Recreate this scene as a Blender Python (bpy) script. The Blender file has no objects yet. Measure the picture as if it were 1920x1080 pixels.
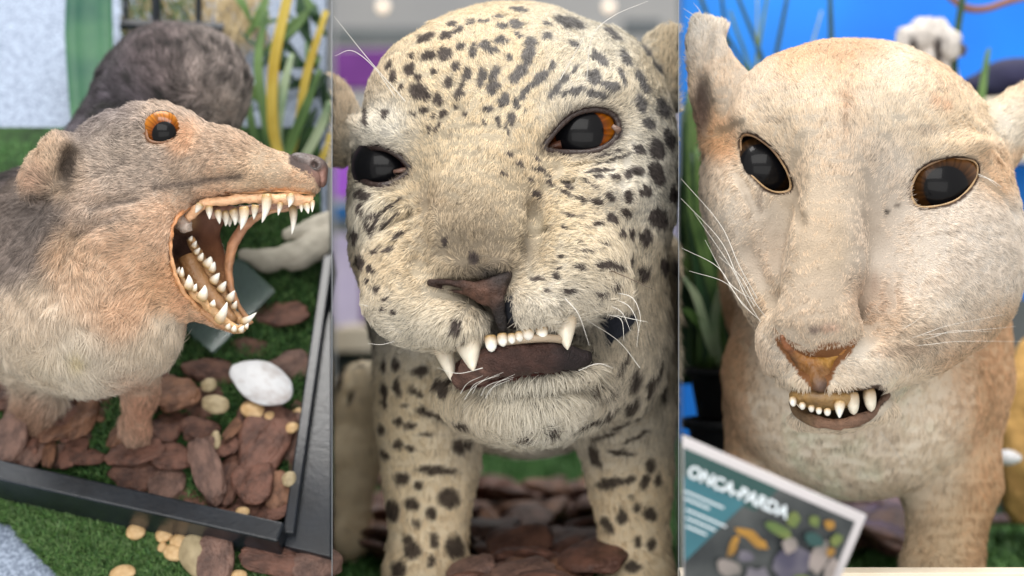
FURK = 1.0
import bpy, math, random
import numpy as np
from mathutils import Vector, Matrix

# ------------------------------------------------------------------ basics
# Modelling space (u, v, w): u to the right, v down, w away from the viewer, in steps of about
# a third of a millimetre; P() turns it into metres.
S = 0.66 / 1920
D = 1.0
ZO = 0.26
RNG = np.random.default_rng(7)
random.seed(7)
COL = bpy.context.scene.collection


def P(a):
    a = np.asarray(a, dtype=np.float64)
    y = a[..., 2] * S
    f = S * (D + y) / D
    return np.stack([(a[..., 0] - 960) * f, y, (540 - a[..., 1]) * f + ZO], axis=-1)


def lin(r, g, b):
    def c(x):
        x = x / 255.0
        return x / 12.92 if x <= 0.04045 else ((x + 0.055) / 1.055) ** 2.4
    return np.array([c(r), c(g), c(b)])


def tag(o, label=None, cat=None, group=None, kind=None):
    if label: o['label'] = label
    if cat: o['category'] = cat
    if group: o['group'] = group
    if kind: o['kind'] = kind
    return o


def empty(name, uvw):
    o = bpy.data.objects.new(name, None)
    o.empty_display_size = 0.01
    COL.objects.link(o)
    o.location = Vector(P(uvw))
    return o


def wmesh(name, verts, faces, mat, parent=None, smooth=True, colors=None, loc=None):
    """verts in world metres; the object keeps its own origin (parent's, loc, or centre of base)"""
    verts = np.asarray(verts, dtype=np.float64)
    if parent is not None:
        root = parent
        off = np.array(root.location)
        while root.parent is not None:
            root = root.parent
            off = off + np.array(root.location)
    elif loc is not None:
        off = np.array(loc)
    else:
        off = np.array([verts[:, 0].mean(), verts[:, 1].mean(), verts[:, 2].min()])
    v = verts - off
    me = bpy.data.meshes.new(name)
    if isinstance(faces, np.ndarray):
        k = faces.shape[1]
        n = len(faces)
        me.vertices.add(len(v))
        me.vertices.foreach_set('co', v.astype(np.float32).ravel())
        me.loops.add(n * k)
        me.loops.foreach_set('vertex_index', faces.astype(np.int32).ravel())
        me.polygons.add(n)
        me.polygons.foreach_set('loop_start', np.arange(0, n * k, k, dtype=np.int32))
        me.polygons.foreach_set('loop_total', np.full(n, k, dtype=np.int32))
        me.update(calc_edges=True)
        me.validate()
    else:
        me.from_pydata([tuple(p) for p in v], [], [tuple(f) for f in faces])
        me.update()
    if smooth:
        me.polygons.foreach_set('use_smooth', np.ones(len(me.polygons), dtype=bool))
    if colors is not None:
        at = me.color_attributes.new('Col', 'FLOAT_COLOR', 'POINT')
        c = np.ones((len(v), 4), dtype=np.float32)
        c[:, :3] = colors
        at.data.foreach_set('color', c.ravel())
    if mat is not None:
        me.materials.append(mat)
    o = bpy.data.objects.new(name, me)
    COL.objects.link(o)
    if parent is not None:
        o.parent = parent
    else:
        o.location = Vector(off)
    return o


def mk(name, uvw, faces, mat, parent=None, **k):
    return wmesh(name, P(uvw), faces, mat, parent, **k)


# ------------------------------------------------------------------ noise
def _hash(ix, iy, iz, seed):
    h = (ix.astype(np.int64) * 374761393 + iy.astype(np.int64) * 668265263 + iz.astype(np.int64) * 2147483647 + seed * 1274126177) & 0xffffffff
    h = ((h ^ (h >> 13)) * 1274126177) & 0xffffffff
    h = h ^ (h >> 16)
    return (h & 0xffff) / 65535.0


def noise(p, scale, seed=0):
    """smooth value noise in -1..1"""
    q = np.asarray(p, dtype=np.float64) / scale
    i = np.floor(q).astype(np.int64)
    f = q - i
    f = f * f * (3 - 2 * f)
    r = 0
    for dx in (0, 1):
        for dy in (0, 1):
            for dz in (0, 1):
                wgt = (f[..., 0] if dx else 1 - f[..., 0]) * (f[..., 1] if dy else 1 - f[..., 1]) * (f[..., 2] if dz else 1 - f[..., 2])
                r = r + wgt * _hash(i[..., 0] + dx, i[..., 1] + dy, i[..., 2] + dz, seed)
    return r * 2 - 1


def blobs(p, table, default, w0=0.03):
    """blend of values standing at points: rows (u, v, radius, value...)"""
    p = np.asarray(p)
    default = np.atleast_1d(np.asarray(default, dtype=np.float64))
    acc = np.ones((len(p), 1)) * w0 * default
    tot = np.ones((len(p), 1)) * w0
    for row in table:
        u, v, r = row[:3]
        val = np.atleast_1d(np.asarray(row[3], dtype=np.float64))
        g = np.exp(-((p[:, 0] - u) ** 2 + (p[:, 1] - v) ** 2) / (r * r))[:, None]
        acc += g * val
        tot += g
    return acc / tot


# ------------------------------------------------------------------ signed distance sculpting
class Clay:
    def __init__(self, lo, hi, h):
        self.lo = np.array(lo, float); self.h = float(h)
        self.n = (np.ceil((np.array(hi) - self.lo) / h)).astype(int) + 1
        self.d = np.full(tuple(self.n), 400.0, dtype=np.float32)
        self.ax = [(self.lo[i] + np.arange(self.n[i]) * h).astype(np.float32) for i in range(3)]

    def _box(self, lo, hi, m):
        s = []
        for i in range(3):
            a = int(max(0, math.floor((lo[i] - m - self.lo[i]) / self.h)))
            b = int(min(self.n[i], math.ceil((hi[i] + m - self.lo[i]) / self.h) + 1))
            if b <= a:
                return None
            s.append(slice(a, b))
        return tuple(s)

    def _grid(self, s):
        return np.meshgrid(*[self.ax[i][s[i]] for i in range(3)], indexing='ij', sparse=True)

    def _apply(self, s, e, k, op):
        a = self.d[s]
        if op == 'add':
            if k > 0:
                h = np.maximum(k - np.abs(a - e), 0) / k
                r = np.minimum(a, e) - h * h * k * 0.25
            else:
                r = np.minimum(a, e)
        else:
            e = -e
            if k > 0:
                h = np.maximum(k - np.abs(a - e), 0) / k
                r = np.maximum(a, e) + h * h * k * 0.25
            else:
                r = np.maximum(a, e)
        self.d[s] = r

    def ell(self, c, r, k=30, op='add', rot=0.0, yaw=0.0, pitch=0.0):
        """rot turns in the u-v plane, yaw in u-w, pitch in v-w (degrees)"""
        R = max(r)
        s = self._box([x - R for x in c], [x + R for x in c], k + 30)
        if s is None: return self
        U, V, W = self._grid(s)
        x, y, z = U - c[0], V - c[1], W - c[2]
        if rot:
            a = math.radians(rot); x, y = x * math.cos(a) + y * math.sin(a), -x * math.sin(a) + y * math.cos(a)
        if yaw:
            a = math.radians(yaw); x, z = x * math.cos(a) + z * math.sin(a), -x * math.sin(a) + z * math.cos(a)
        if pitch:
            a = math.radians(pitch); y, z = y * math.cos(a) + z * math.sin(a), -y * math.sin(a) + z * math.cos(a)
        k0 = np.sqrt((x / r[0]) ** 2 + (y / r[1]) ** 2 + (z / r[2]) ** 2) + 1e-6
        k1 = np.sqrt((x / r[0] ** 2) ** 2 + (y / r[1] ** 2) ** 2 + (z / r[2] ** 2) ** 2) + 1e-9
        self._apply(s, k0 * (k0 - 1) / k1, k, op)
        return self

    def cap(self, a, b, ra, rb, k=30, op='add', flat=1.0):
        """capsule whose radius runs from ra to rb"""
        a = np.array(a, float); b = np.array(b, float)
        R = max(ra, rb)
        s = self._box(np.minimum(a, b) - R, np.maximum(a, b) + R, k + 30)
        if s is None: return self
        U, V, W = self._grid(s)
        ab = b - a; L2 = float(ab @ ab)
        t = ((U - a[0]) * ab[0] + (V - a[1]) * ab[1] + (W - a[2]) * ab[2]) / L2
        t = np.clip(t, 0, 1)
        dd = np.sqrt((U - a[0] - t * ab[0]) ** 2 + (V - a[1] - t * ab[1]) ** 2 + ((W - a[2] - t * ab[2]) / flat) ** 2)
        self._apply(s, dd - (ra + (rb - ra) * t), k, op)
        return self

    def path(self, pts, k=30, op='add'):
        for p, q in zip(pts[:-1], pts[1:]):
            self.cap(p[:3], q[:3], p[3], q[3], k, op)
        return self

    def prism(self, poly, w0, w1, k=6, op='cut', grow=0.0):
        poly = np.array(poly, float)
        s = self._box([poly[:, 0].min(), poly[:, 1].min(), w0], [poly[:, 0].max(), poly[:, 1].max(), w1], 30)
        if s is None: return self
        U, V, W = self._grid(s)
        d2 = poly_sdf(poly, U[:, :, 0], V[:, :, 0])[:, :, None] - grow
        dw = np.maximum(w0 - W, W - w1)
        self._apply(s, np.maximum(d2, dw), k, op)
        return self

    def clip(self, axis, val, keep_greater):
        shape = [1, 1, 1]; shape[axis] = -1
        x = self.ax[axis].reshape(shape)
        self.d = np.maximum(self.d, (val - x) if keep_greater else (x - val))
        return self

    def front(self):
        """depth of the first surface met along w, per (u, v) column"""
        neg = self.d < 0
        any_ = neg.any(axis=2)
        i = neg.argmax(axis=2)
        j = np.maximum(i - 1, 0)
        I, J = np.indices(i.shape)
        a = self.d[I, J, j]; b = self.d[I, J, i]
        t = np.where(a > b, a / np.maximum(a - b, 1e-6), 0)
        t = np.clip(t, 0, 1)
        w = self.ax[2][j] + t * self.h
        return np.where(any_, w, 1e4)

    def mesh(self):
        d = self.d
        d = np.pad(d, 1, constant_values=50.0)
        lo = self.lo - self.h
        neg = d < 0
        nx, ny, nz = d.shape
        c = neg[:-1, :-1, :-1].astype(np.int8)
        cnt = np.zeros((nx - 1, ny - 1, nz - 1), np.int8)
        for dx in (0, 1):
            for dy in (0, 1):
                for dz in (0, 1):
                    cnt += neg[dx:nx - 1 + dx, dy:ny - 1 + dy, dz:nz - 1 + dz]
        act = (cnt > 0) & (cnt < 8)
        I, J, K = np.nonzero(act)
        idx = np.full(act.shape, -1, np.int64)
        idx[I, J, K] = np.arange(len(I))
        acc = np.zeros((len(I), 3)); num = np.zeros(len(I))
        corners = [(a, b, e) for a in (0, 1) for b in (0, 1) for e in (0, 1)]
        for ca in corners:
            for axis in range(3):
                if ca[axis] == 1: continue
                cb = list(ca); cb[axis] = 1
                va = d[I + ca[0], J + ca[1], K + ca[2]].astype(float)
                vb = d[I + cb[0], J + cb[1], K + cb[2]].astype(float)
                m = (va < 0) != (vb < 0)
                t = np.where(m, va / np.where(m, va - vb, 1), 0)
                p = np.tile(np.array(ca, float), (len(I), 1)); p[:, axis] += t
                acc += p * m[:, None]; num += m
        V = np.stack([I, J, K], 1) + acc / num[:, None]
        V = lo + V * self.h
        quads = []
        for axis in range(3):
            sl0 = [slice(1, -1)] * 3; sl1 = [slice(1, -1)] * 3
            sl0[axis] = slice(0, -1); sl1[axis] = slice(1, None)
            A = neg[tuple(sl0)]; B = neg[tuple(sl1)]
            m = A != B
            i, j, k = np.nonzero(m)
            flip = A[i, j, k]
            g = [i, j, k]
            g = [g[q] + (0 if q == axis else 1) for q in range(3)]
            o1, o2 = [(1, 2), (2, 0), (0, 1)][axis]
            def at(a, b):
                h_ = [x.copy() for x in g]
                h_[o1] = h_[o1] - a; h_[o2] = h_[o2] - b
                return idx[h_[0], h_[1], h_[2]]
            q = np.stack([at(1, 1), at(0, 1), at(0, 0), at(1, 0)], 1)
            q[~flip] = q[~flip][:, ::-1]
            quads.append(q)
        Q = np.concatenate(quads)
        Q = Q[(Q >= 0).all(axis=1)]
        return V, Q


def poly_sdf(poly, X, Y):
    d = np.full(X.shape, 1e9) if X.shape == Y.shape else np.full(np.broadcast(X, Y).shape, 1e9)
    X, Y = np.broadcast_arrays(X, Y)
    s = np.ones(X.shape)
    n = len(poly)
    j = n - 1
    for i in range(n):
        ex, ey = poly[j][0] - poly[i][0], poly[j][1] - poly[i][1]
        wx, wy = X - poly[i][0], Y - poly[i][1]
        t = np.clip((wx * ex + wy * ey) / (ex * ex + ey * ey + 1e-12), 0, 1)
        bx, by = wx - ex * t, wy - ey * t
        d = np.minimum(d, bx * bx + by * by)
        c1 = Y >= poly[i][1]; c2 = Y < poly[j][1]; c3 = ex * wy > ey * wx
        fl = (c1 & c2 & c3) | (~c1 & ~c2 & ~c3)
        s = np.where(fl, -s, s)
        j = i
    return s * np.sqrt(d)


def smooth_closed(pts, n=6):
    pts = np.array(pts, float); m = len(pts); out = []
    for i in range(m):
        p0, p1, p2, p3 = pts[i - 1], pts[i], pts[(i + 1) % m], pts[(i + 2) % m]
        for k in range(n):
            t = k / n
            out.append(0.5 * ((2 * p1) + (-p0 + p2) * t + (2 * p0 - 5 * p1 + 4 * p2 - p3) * t * t + (-p0 + 3 * p1 - 3 * p2 + p3) * t ** 3))
    return np.array(out)


def smooth_open(pts, n=6):
    pts = np.array(pts, float); m = len(pts); out = []
    for i in range(m - 1):
        p1, p2 = pts[i], pts[i + 1]
        p0 = pts[i - 1] if i else 2 * p1 - p2
        p3 = pts[i + 2] if i + 2 < m else 2 * p2 - p1
        for k in range(n):
            t = k / n
            out.append(0.5 * ((2 * p1) + (-p0 + p2) * t + (2 * p0 - 5 * p1 + 4 * p2 - p3) * t * t + (-p0 + 3 * p1 - 3 * p2 + p3) * t ** 3))
    out.append(pts[-1])
    return np.array(out)


def vnormals(V, Q):
    n = np.cross(V[Q[:, 2]] - V[Q[:, 0]], V[Q[:, 3]] - V[Q[:, 1]])
    N = np.zeros_like(V)
    for k in range(4):
        np.add.at(N, Q[:, k], n)
    return N / (np.linalg.norm(N, axis=1, keepdims=True) + 1e-9)


def crinkle(V, Q, amp=2.4, keep=None):
    """slack, uneven hide: small folds over the smooth form"""
    n = vnormals(V, Q)
    h = noise(V, 48, 81) * 1.2 + (0.5 - np.abs(noise(V * [1, 1.6, 1], 26, 82))) * 1.3 + noise(V, 12, 83) * .5
    if keep is not None: h = h * keep
    return V + n * (h * amp)[:, None]


def look(fmap, clay, u, v):
    i = np.clip(np.round((np.asarray(u) - clay.lo[0]) / clay.h).astype(int), 0, clay.n[0] - 1)
    j = np.clip(np.round((np.asarray(v) - clay.lo[1]) / clay.h).astype(int), 0, clay.n[1] - 1)
    return fmap[i, j]


def tube(pts, radii, seg=10, closed=False, flat=1.0):
    pts = np.array(pts, float); n = len(pts)
    radii = np.broadcast_to(np.array(radii, float), (n,)) if np.ndim(radii) == 0 or len(np.atleast_1d(radii)) == n else np.interp(np.linspace(0, 1, n), np.linspace(0, 1, len(radii)), radii)
    V = []; F = []
    up = None
    for i in range(n):
        if closed: t = pts[(i + 1) % n] - pts[i - 1]
        else: t = pts[min(i + 1, n - 1)] - pts[max(i - 1, 0)]
        t = t / (np.linalg.norm(t) + 1e-9)
        if up is None:
            up = np.array([0, 0, 1.0]) if abs(t[2]) < 0.9 else np.array([1.0, 0, 0])
        up = up - t * (up @ t); up /= np.linalg.norm(up) + 1e-9
        side = np.cross(t, up)
        for k in range(seg):
            a = 2 * math.pi * k / seg
            V.append(pts[i] + radii[i] * (math.cos(a) * up * flat + math.sin(a) * side))
    m = n if closed else n - 1
    for i in range(m):
        for k in range(seg):
            a, b = i * seg + k, i * seg + (k + 1) % seg
            c, e = ((i + 1) % n) * seg + (k + 1) % seg, ((i + 1) % n) * seg + k
            F.append((a, e, c, b))
    if not closed:
        F.append(tuple(range(seg))); F.append(tuple(range((n - 1) * seg + seg - 1, (n - 1) * seg - 1, -1)))
    return np.array(V), F


def tooth(base, tip, r, bend=(0, 0, 0), wide=1.0, blunt=False):
    base = np.array(base, float); tip = np.array(tip, float); bend = np.array(bend, float)
    t = np.linspace(0, 1, 12)
    pts = base[None] + (tip - base)[None] * t[:, None] + bend[None] * (4 * t * (1 - t))[:, None]
    prof = np.interp(t, [0, .15, .4, .7, .88, .96, 1.0], [.86, 1.0, .86, .52, .28, .15, .03])
    if blunt: prof = np.interp(t, [0, .15, .4, .7, .88, .96, 1.0], [.86, 1.0, 1.0, .84, .58, .36, .05])
    return tube(pts, prof * r, seg=12, flat=wide)


def tooth_tint(V, old):
    """enamel: yellowed at the root, paler to the tip, faint streaks"""
    seg = 12; n = len(V) // seg
    t = np.clip(np.repeat(np.linspace(0, 1, n), seg) * 1.7 - .15, 0, 1)[:, None]
    root = lin(176, 146, 100) if not old else lin(170, 142, 104)
    tip = lin(238, 234, 224) if not old else lin(224, 216, 198)
    c = root * (1 - t) + tip * t
    return np.clip(c * (1 + .16 * noise(V, 5, 17) + .1 * noise(V, 16, 18))[:, None], 0, .88)


# ------------------------------------------------------------------ hair
def grow_fur(name, V, Q, N, count, dens, comb, length, colour, mat, parent, radius=0.75, lift=0.35, npts=5,
             wob=0.25, clump=0.35, clump_scale=9.0, seed=1, tip_light=0.25, root_dark=0.55, spread=0.25, backface=0.35, agouti=0.0, vary=0.26):
    rng = np.random.default_rng(seed)
    T = np.concatenate([Q[:, [0, 1, 2]], Q[:, [0, 2, 3]]])
    A = V[T[:, 0]]; B = V[T[:, 1]]; C_ = V[T[:, 2]]
    area = 0.5 * np.linalg.norm(np.cross(B - A, C_ - A), axis=1)
    cen = (A + B + C_) / 3
    fn = N[T].mean(axis=1)
    wgt = area * dens(cen, fn)
    wgt = wgt * np.where(fn[:, 2] > 0.25, backface, 1.0)
    tot = wgt.sum()
    if tot <= 0: return None
    ti = rng.choice(len(T), size=count, p=wgt / tot)
    r1 = np.sqrt(rng.random(count)); r2 = rng.random(count)
    b0, b1, b2 = 1 - r1, r1 * (1 - r2), r1 * r2
    R = A[ti] * b0[:, None] + B[ti] * b1[:, None] + C_[ti] * b2[:, None]
    n = N[T[ti, 0]] * b0[:, None] + N[T[ti, 1]] * b1[:, None] + N[T[ti, 2]] * b2[:, None]
    n /= np.linalg.norm(n, axis=1, keepdims=True) + 1e-9
    d = comb(R, n)
    # coherent waves in the lie of the hair plus single-hair scatter
    wv = np.stack([noise(R, 75, 11), noise(R, 75, 12), noise(R, 75, 13)], 1) * wob * 1.3 \
        + np.stack([noise(R, 26, 21), noise(R, 26, 22), noise(R, 26, 23)], 1) * wob * 1.0 + np.stack([noise(R, 10, 24), noise(R, 10, 25), noise(R, 10, 26)], 1) * wob * 0.8
    d = d / (np.linalg.norm(d, axis=1, keepdims=True) + 1e-9) + wv + rng.normal(0, spread * 0.6, (count, 3))
    t = d - (d * n).sum(1, keepdims=True) * n
    t /= np.linalg.norm(t, axis=1, keepdims=True) + 1e-9
    L = length(R)[:, 0] * 0.9 * (0.55 + 0.7 * rng.random(count)) * (1 + 0.3 * noise(R, 33, 51) + 0.2 * noise(R, 12, 52))
    # clumping: tips lean to the centre of a small cell
    cell = np.floor(R / clump_scale + noise(R, 25, 31)[:, None] * 0.4)
    cc = (cell + 0.5 + 0.35 * np.stack([_hash(cell[:, 0].astype(int), cell[:, 1].astype(int), cell[:, 2].astype(int), s) * 2 - 1 for s in (1, 2, 3)], 1)) * clump_scale
    lf = lift * (0.6 + 0.8 * rng.random(count))
    s = np.linspace(0, 1, npts)
    pts = np.zeros((count, npts, 3))
    for i, si in enumerate(s):
        a = si * L
        pts[:, i] = R - n * 1.5 + t * (a * (0.75 + 0.25 * si))[:, None] + n * (lf * L * (si * (1 - 0.45 * si)) * 1.2)[:, None]
        ctip = cc + t * L[:, None] * 0.8 + n * (lf * L * 0.5)[:, None]
        k_ = clump * si ** 1.5
        off = (ctip - pts[:, i]); off -= (off * t).sum(1, keepdims=True) * t; off -= (off * n).sum(1, keepdims=True) * n
        pts[:, i] += off * k_
    col = colour(R + t * (L * 0.5)[:, None], n)
    bright = 1 + vary * rng.normal(0, 1, count) + 0.16 * noise(R * [1, 1, 1], 7, 40) + 0.12 * noise(R, 14, 41) + 0.06 * noise(R, 70, 42)
    bright = np.clip(bright, 0.3, 1.8)
    col = np.maximum(col * bright[:, None], 0.004)
    col = col * np.minimum(1, 0.86 / col.max(axis=1))[:, None]
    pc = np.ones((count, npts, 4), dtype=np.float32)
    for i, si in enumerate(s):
        g = root_dark + (1 - root_dark) * min(1, si * 2.2)  # darker root tone, deepened to imitate shade low in the coat
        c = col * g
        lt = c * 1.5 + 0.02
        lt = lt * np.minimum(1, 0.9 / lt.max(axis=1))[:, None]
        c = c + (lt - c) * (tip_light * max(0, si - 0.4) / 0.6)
        if agouti:
            band = math.exp(-((si - 0.95) / 0.16) ** 2)
            dk = (rng.random(count) < 0.5)[:, None]
            c = np.where(dk, c * (1 - agouti * band), c)
        pc[:, i, :3] = c
    W = P(pts)
    off = np.array(parent.location)
    root = parent
    while root.parent is not None:
        root = root.parent; off = off + np.array(root.location)
    W = W - off
    cu = bpy.data.hair_curves.new(name)
    cu.add_curves([npts] * count)
    cu.attributes['position'].data.foreach_set('vector', W.astype(np.float32).ravel())
    ra = cu.attributes.get('radius') or cu.attributes.new('radius', 'FLOAT', 'POINT')
    rr = (radius * S * (0.7 + 0.6 * rng.random(count)))[:, None] * np.interp(s, [0, .3, .75, 1], [1, 1, .7, .12])[None]
    ra.data.foreach_set('value', rr.astype(np.float32).ravel())
    ca = cu.attributes.new('Col', 'FLOAT_COLOR', 'POINT')
    ca.data.foreach_set('color', pc.ravel())
    cu.materials.append(mat)
    o = bpy.data.objects.new(name, cu)
    COL.objects.link(o)
    o.parent = parent
    return o


def whiskers(name, rows, mat, parent, radius=0.8):
    """each row: list of uvw points of one long stiff hair"""
    n = 12; pts = []
    for r in rows:
        r = np.array(r, float)
        q = smooth_open(r, 8)
        k = np.linspace(0, len(q) - 1, n)
        pts.append(np.stack([np.interp(k, np.arange(len(q)), q[:, i]) for i in range(3)], 1))
    W = P(np.array(pts)) - np.array(parent.location)
    cu = bpy.data.hair_curves.new(name)
    cu.add_curves([n] * len(rows))
    cu.attributes['position'].data.foreach_set('vector', W.astype(np.float32).ravel())
    ra = cu.attributes.get('radius') or cu.attributes.new('radius', 'FLOAT', 'POINT')
    rr = np.tile(np.interp(np.linspace(0, 1, n), [0, .5, 1], [1, .75, .25]) * radius * S, (len(rows), 1))
    ra.data.foreach_set('value', rr.astype(np.float32).ravel())
    cu.materials.append(mat)
    o = bpy.data.objects.new(name, cu); COL.objects.link(o); o.parent = parent
    return o


# ------------------------------------------------------------------ materials
def new_mat(name):
    m = bpy.data.materials.new(name); m.use_nodes = True
    return m, m.node_tree.nodes, m.node_tree.links, m.node_tree.nodes['Principled BSDF']


def attr_mat(name, rough=0.7, spec=0.3, bump=0.0, bscale=400, coat=0.0, sss=0.0, sheen=0.0):
    m, N, L, b = new_mat(name)
    a = N.new('ShaderNodeAttribute'); a.attribute_name = 'Col'
    L.new(a.outputs['Color'], b.inputs['Base Color'])
    b.inputs['Roughness'].default_value = rough
    b.inputs['Specular IOR Level'].default_value = spec
    b.inputs['Coat Weight'].default_value = coat
    b.inputs['Coat Roughness'].default_value = 0.08
    if sss:
        b.inputs['Subsurface Weight'].default_value = sss
        b.inputs['Subsurface Radius'].default_value = (0.004, 0.002, 0.0015)
    if bump:
        n = N.new('ShaderNodeTexNoise'); n.inputs['Scale'].default_value = bscale; n.inputs['Detail'].default_value = 6
        bp = N.new('ShaderNodeBump'); bp.inputs['Strength'].default_value = bump; bp.inputs['Distance'].default_value = 0.002
        tc = N.new('ShaderNodeTexCoord'); L.new(tc.outputs['Object'], n.inputs['Vector'])
        L.new(n.outputs['Fac'], bp.inputs['Height']); L.new(bp.outputs['Normal'], b.inputs['Normal'])
    return m


def col_mat(name, c1, c2=None, scale=60, rough=0.6, spec=0.4, bump=0.0, bscale=None, detail=6, sss=0.0, metal=0.0, coat=0.0, lo=0.35, hi=0.65, trans=0.0):
    m, N, L, b = new_mat(name)
    tc = N.new('ShaderNodeTexCoord')
    if c2 is None:
        b.inputs['Base Color'].default_value = (*c1, 1)
    else:
        n = N.new('ShaderNodeTexNoise'); n.inputs['Scale'].default_value = scale; n.inputs['Detail'].default_value = detail
        L.new(tc.outputs['Object'], n.inputs['Vector'])
        r = N.new('ShaderNodeValToRGB'); r.color_ramp.elements[0].color = (*c1, 1); r.color_ramp.elements[1].color = (*c2, 1)
        r.color_ramp.elements[0].position = lo; r.color_ramp.elements[1].position = hi
        L.new(n.outputs['Fac'], r.inputs['Fac']); L.new(r.outputs['Color'], b.inputs['Base Color'])
    b.inputs['Roughness'].default_value = rough
    b.inputs['Specular IOR Level'].default_value = spec
    b.inputs['Metallic'].default_value = metal
    b.inputs['Coat Weight'].default_value = coat
    b.inputs['Coat Roughness'].default_value = 0.1
    b.inputs['Transmission Weight'].default_value = trans
    if sss:
        b.inputs['Subsurface Weight'].default_value = sss
        b.inputs['Subsurface Radius'].default_value = (0.004, 0.0025, 0.0015)
    if bump:
        n2 = N.new('ShaderNodeTexNoise'); n2.inputs['Scale'].default_value = bscale or scale * 3; n2.inputs['Detail'].default_value = 8
        L.new(tc.outputs['Object'], n2.inputs['Vector'])
        bp = N.new('ShaderNodeBump'); bp.inputs['Strength'].default_value = bump; bp.inputs['Distance'].default_value = 0.002
        L.new(n2.outputs['Fac'], bp.inputs['Height']); L.new(bp.outputs['Normal'], b.inputs['Normal'])
    return m


def fur_mat(name):
    m, N, L, b = new_mat(name)
    a = N.new('ShaderNodeAttribute'); a.attribute_name = 'Col'
    L.new(a.outputs['Color'], b.inputs['Base Color'])
    b.inputs['Roughness'].default_value = 0.55
    b.inputs['Specular IOR Level'].default_value = 0.35
    tr = N.new('ShaderNodeBsdfTranslucent'); L.new(a.outputs['Color'], tr.inputs['Color'])
    mx = N.new('ShaderNodeMixShader'); mx.inputs['Fac'].default_value = 0.3
    L.new(b.outputs['BSDF'], mx.inputs[1]); L.new(tr.outputs['BSDF'], mx.inputs[2])
    L.new(mx.outputs['Shader'], N['Material Output'].inputs['Surface'])
    return m


M = {}
M['fur'] = fur_mat('fur')
M['skin'] = attr_mat('skin', rough=0.75, spec=0.25, bump=0.5, bscale=900)
M['wet'] = attr_mat('mouth_skin', rough=0.42, spec=0.5, bump=0.6, bscale=500, coat=0.15, sss=0.1)
M['eye'] = attr_mat('glass_eye', rough=0.3, spec=0.5, coat=0.22)
M['eye'].node_tree.nodes['Principled BSDF'].inputs['Specular IOR Level'].default_value = 0.1
M['eye'].node_tree.nodes['Principled BSDF'].inputs['Coat Roughness'].default_value = 0.03
M['tooth'] = col_mat('tooth', (0.66, 0.60, 0.48), (0.80, 0.78, 0.72), scale=160, rough=0.28, spec=0.5, sss=0.15, coat=0.3)
M['tooth_old'] = col_mat('tooth_old', (0.60, 0.53, 0.41), (0.76, 0.72, 0.63), scale=140, rough=0.3, spec=0.5, sss=0.15, coat=0.3)
M['enamel'] = attr_mat('enamel', rough=0.3, spec=0.5, coat=0.25, sss=0.1, bump=0.25, bscale=900)
M['whisker'] = col_mat('whisker', (0.75, 0.73, 0.68), rough=0.4)
M['whisker_dark'] = col_mat('whisker_dark', (0.09, 0.06, 0.04), rough=0.4)


def eyeball(parent, c, r, gaze, iris_r, pupil_r, iris_cols, white=None, squash=1.0):
    """dense ball whose iris and pupil stand about the gaze axis; c in uvw"""
    gaze = np.array(gaze, float); gaze /= np.linalg.norm(gaze)
    nu, nv = 96, 72
    th = np.linspace(0, math.pi, nv + 1) ** 1.0
    V = []; 
    a = np.cross(gaze, [0, 1, 0]); a /= np.linalg.norm(a); b = np.cross(gaze, a)
    for t in th:
        for k in range(nu):
            ph = 2 * math.pi * k / nu
            V.append(gaze * math.cos(t) + (a * math.cos(ph) + b * math.sin(ph)) * math.sin(t))
    V = np.array(V)
    ang = np.degrees(np.arccos(np.clip(V @ gaze, -1, 1)))
    ph = np.arctan2(V @ b, V @ a)
    inner, outer = np.array(iris_cols[0]), np.array(iris_cols[1])
    f = np.clip((ang - pupil_r) / (iris_r - pupil_r), 0, 1)[:, None]
    st = (0.8 + 0.25 * np.sin(ph * 37 + np.sin(ph * 11) * 3))[:, None]
    col = (inner * (1 - f) + outer * f) * st * (0.32 + 0.3 * np.abs(np.sin(ph / 2 + .6)))[:, None]
    col = np.where(ang[:, None] < pupil_r, np.array([0.004, 0.004, 0.005]), col)
    rim = np.array(white if white is not None else (0.012, 0.008, 0.006))
    col = np.where(ang[:, None] > iris_r, rim, col)
    F = []
    for i in range(nv):
        for k in range(nu):
            F.append((i * nu + k, i * nu + (k + 1) % nu, (i + 1) * nu + (k + 1) % nu, (i + 1) * nu + k))
    U = np.array(c, float) + V * r
    F = np.array(F)
    # outward orientation
    q = F[len(F) // 2]
    nrm = np.cross(U[q[1]] - U[q[0]], U[q[2]] - U[q[0]])
    if nrm @ (U[q[0]] - np.array(c)) < 0: F = F[:, ::-1].copy()
    return mk('eye', U, F, M['eye'], parent, colors=col)
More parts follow.
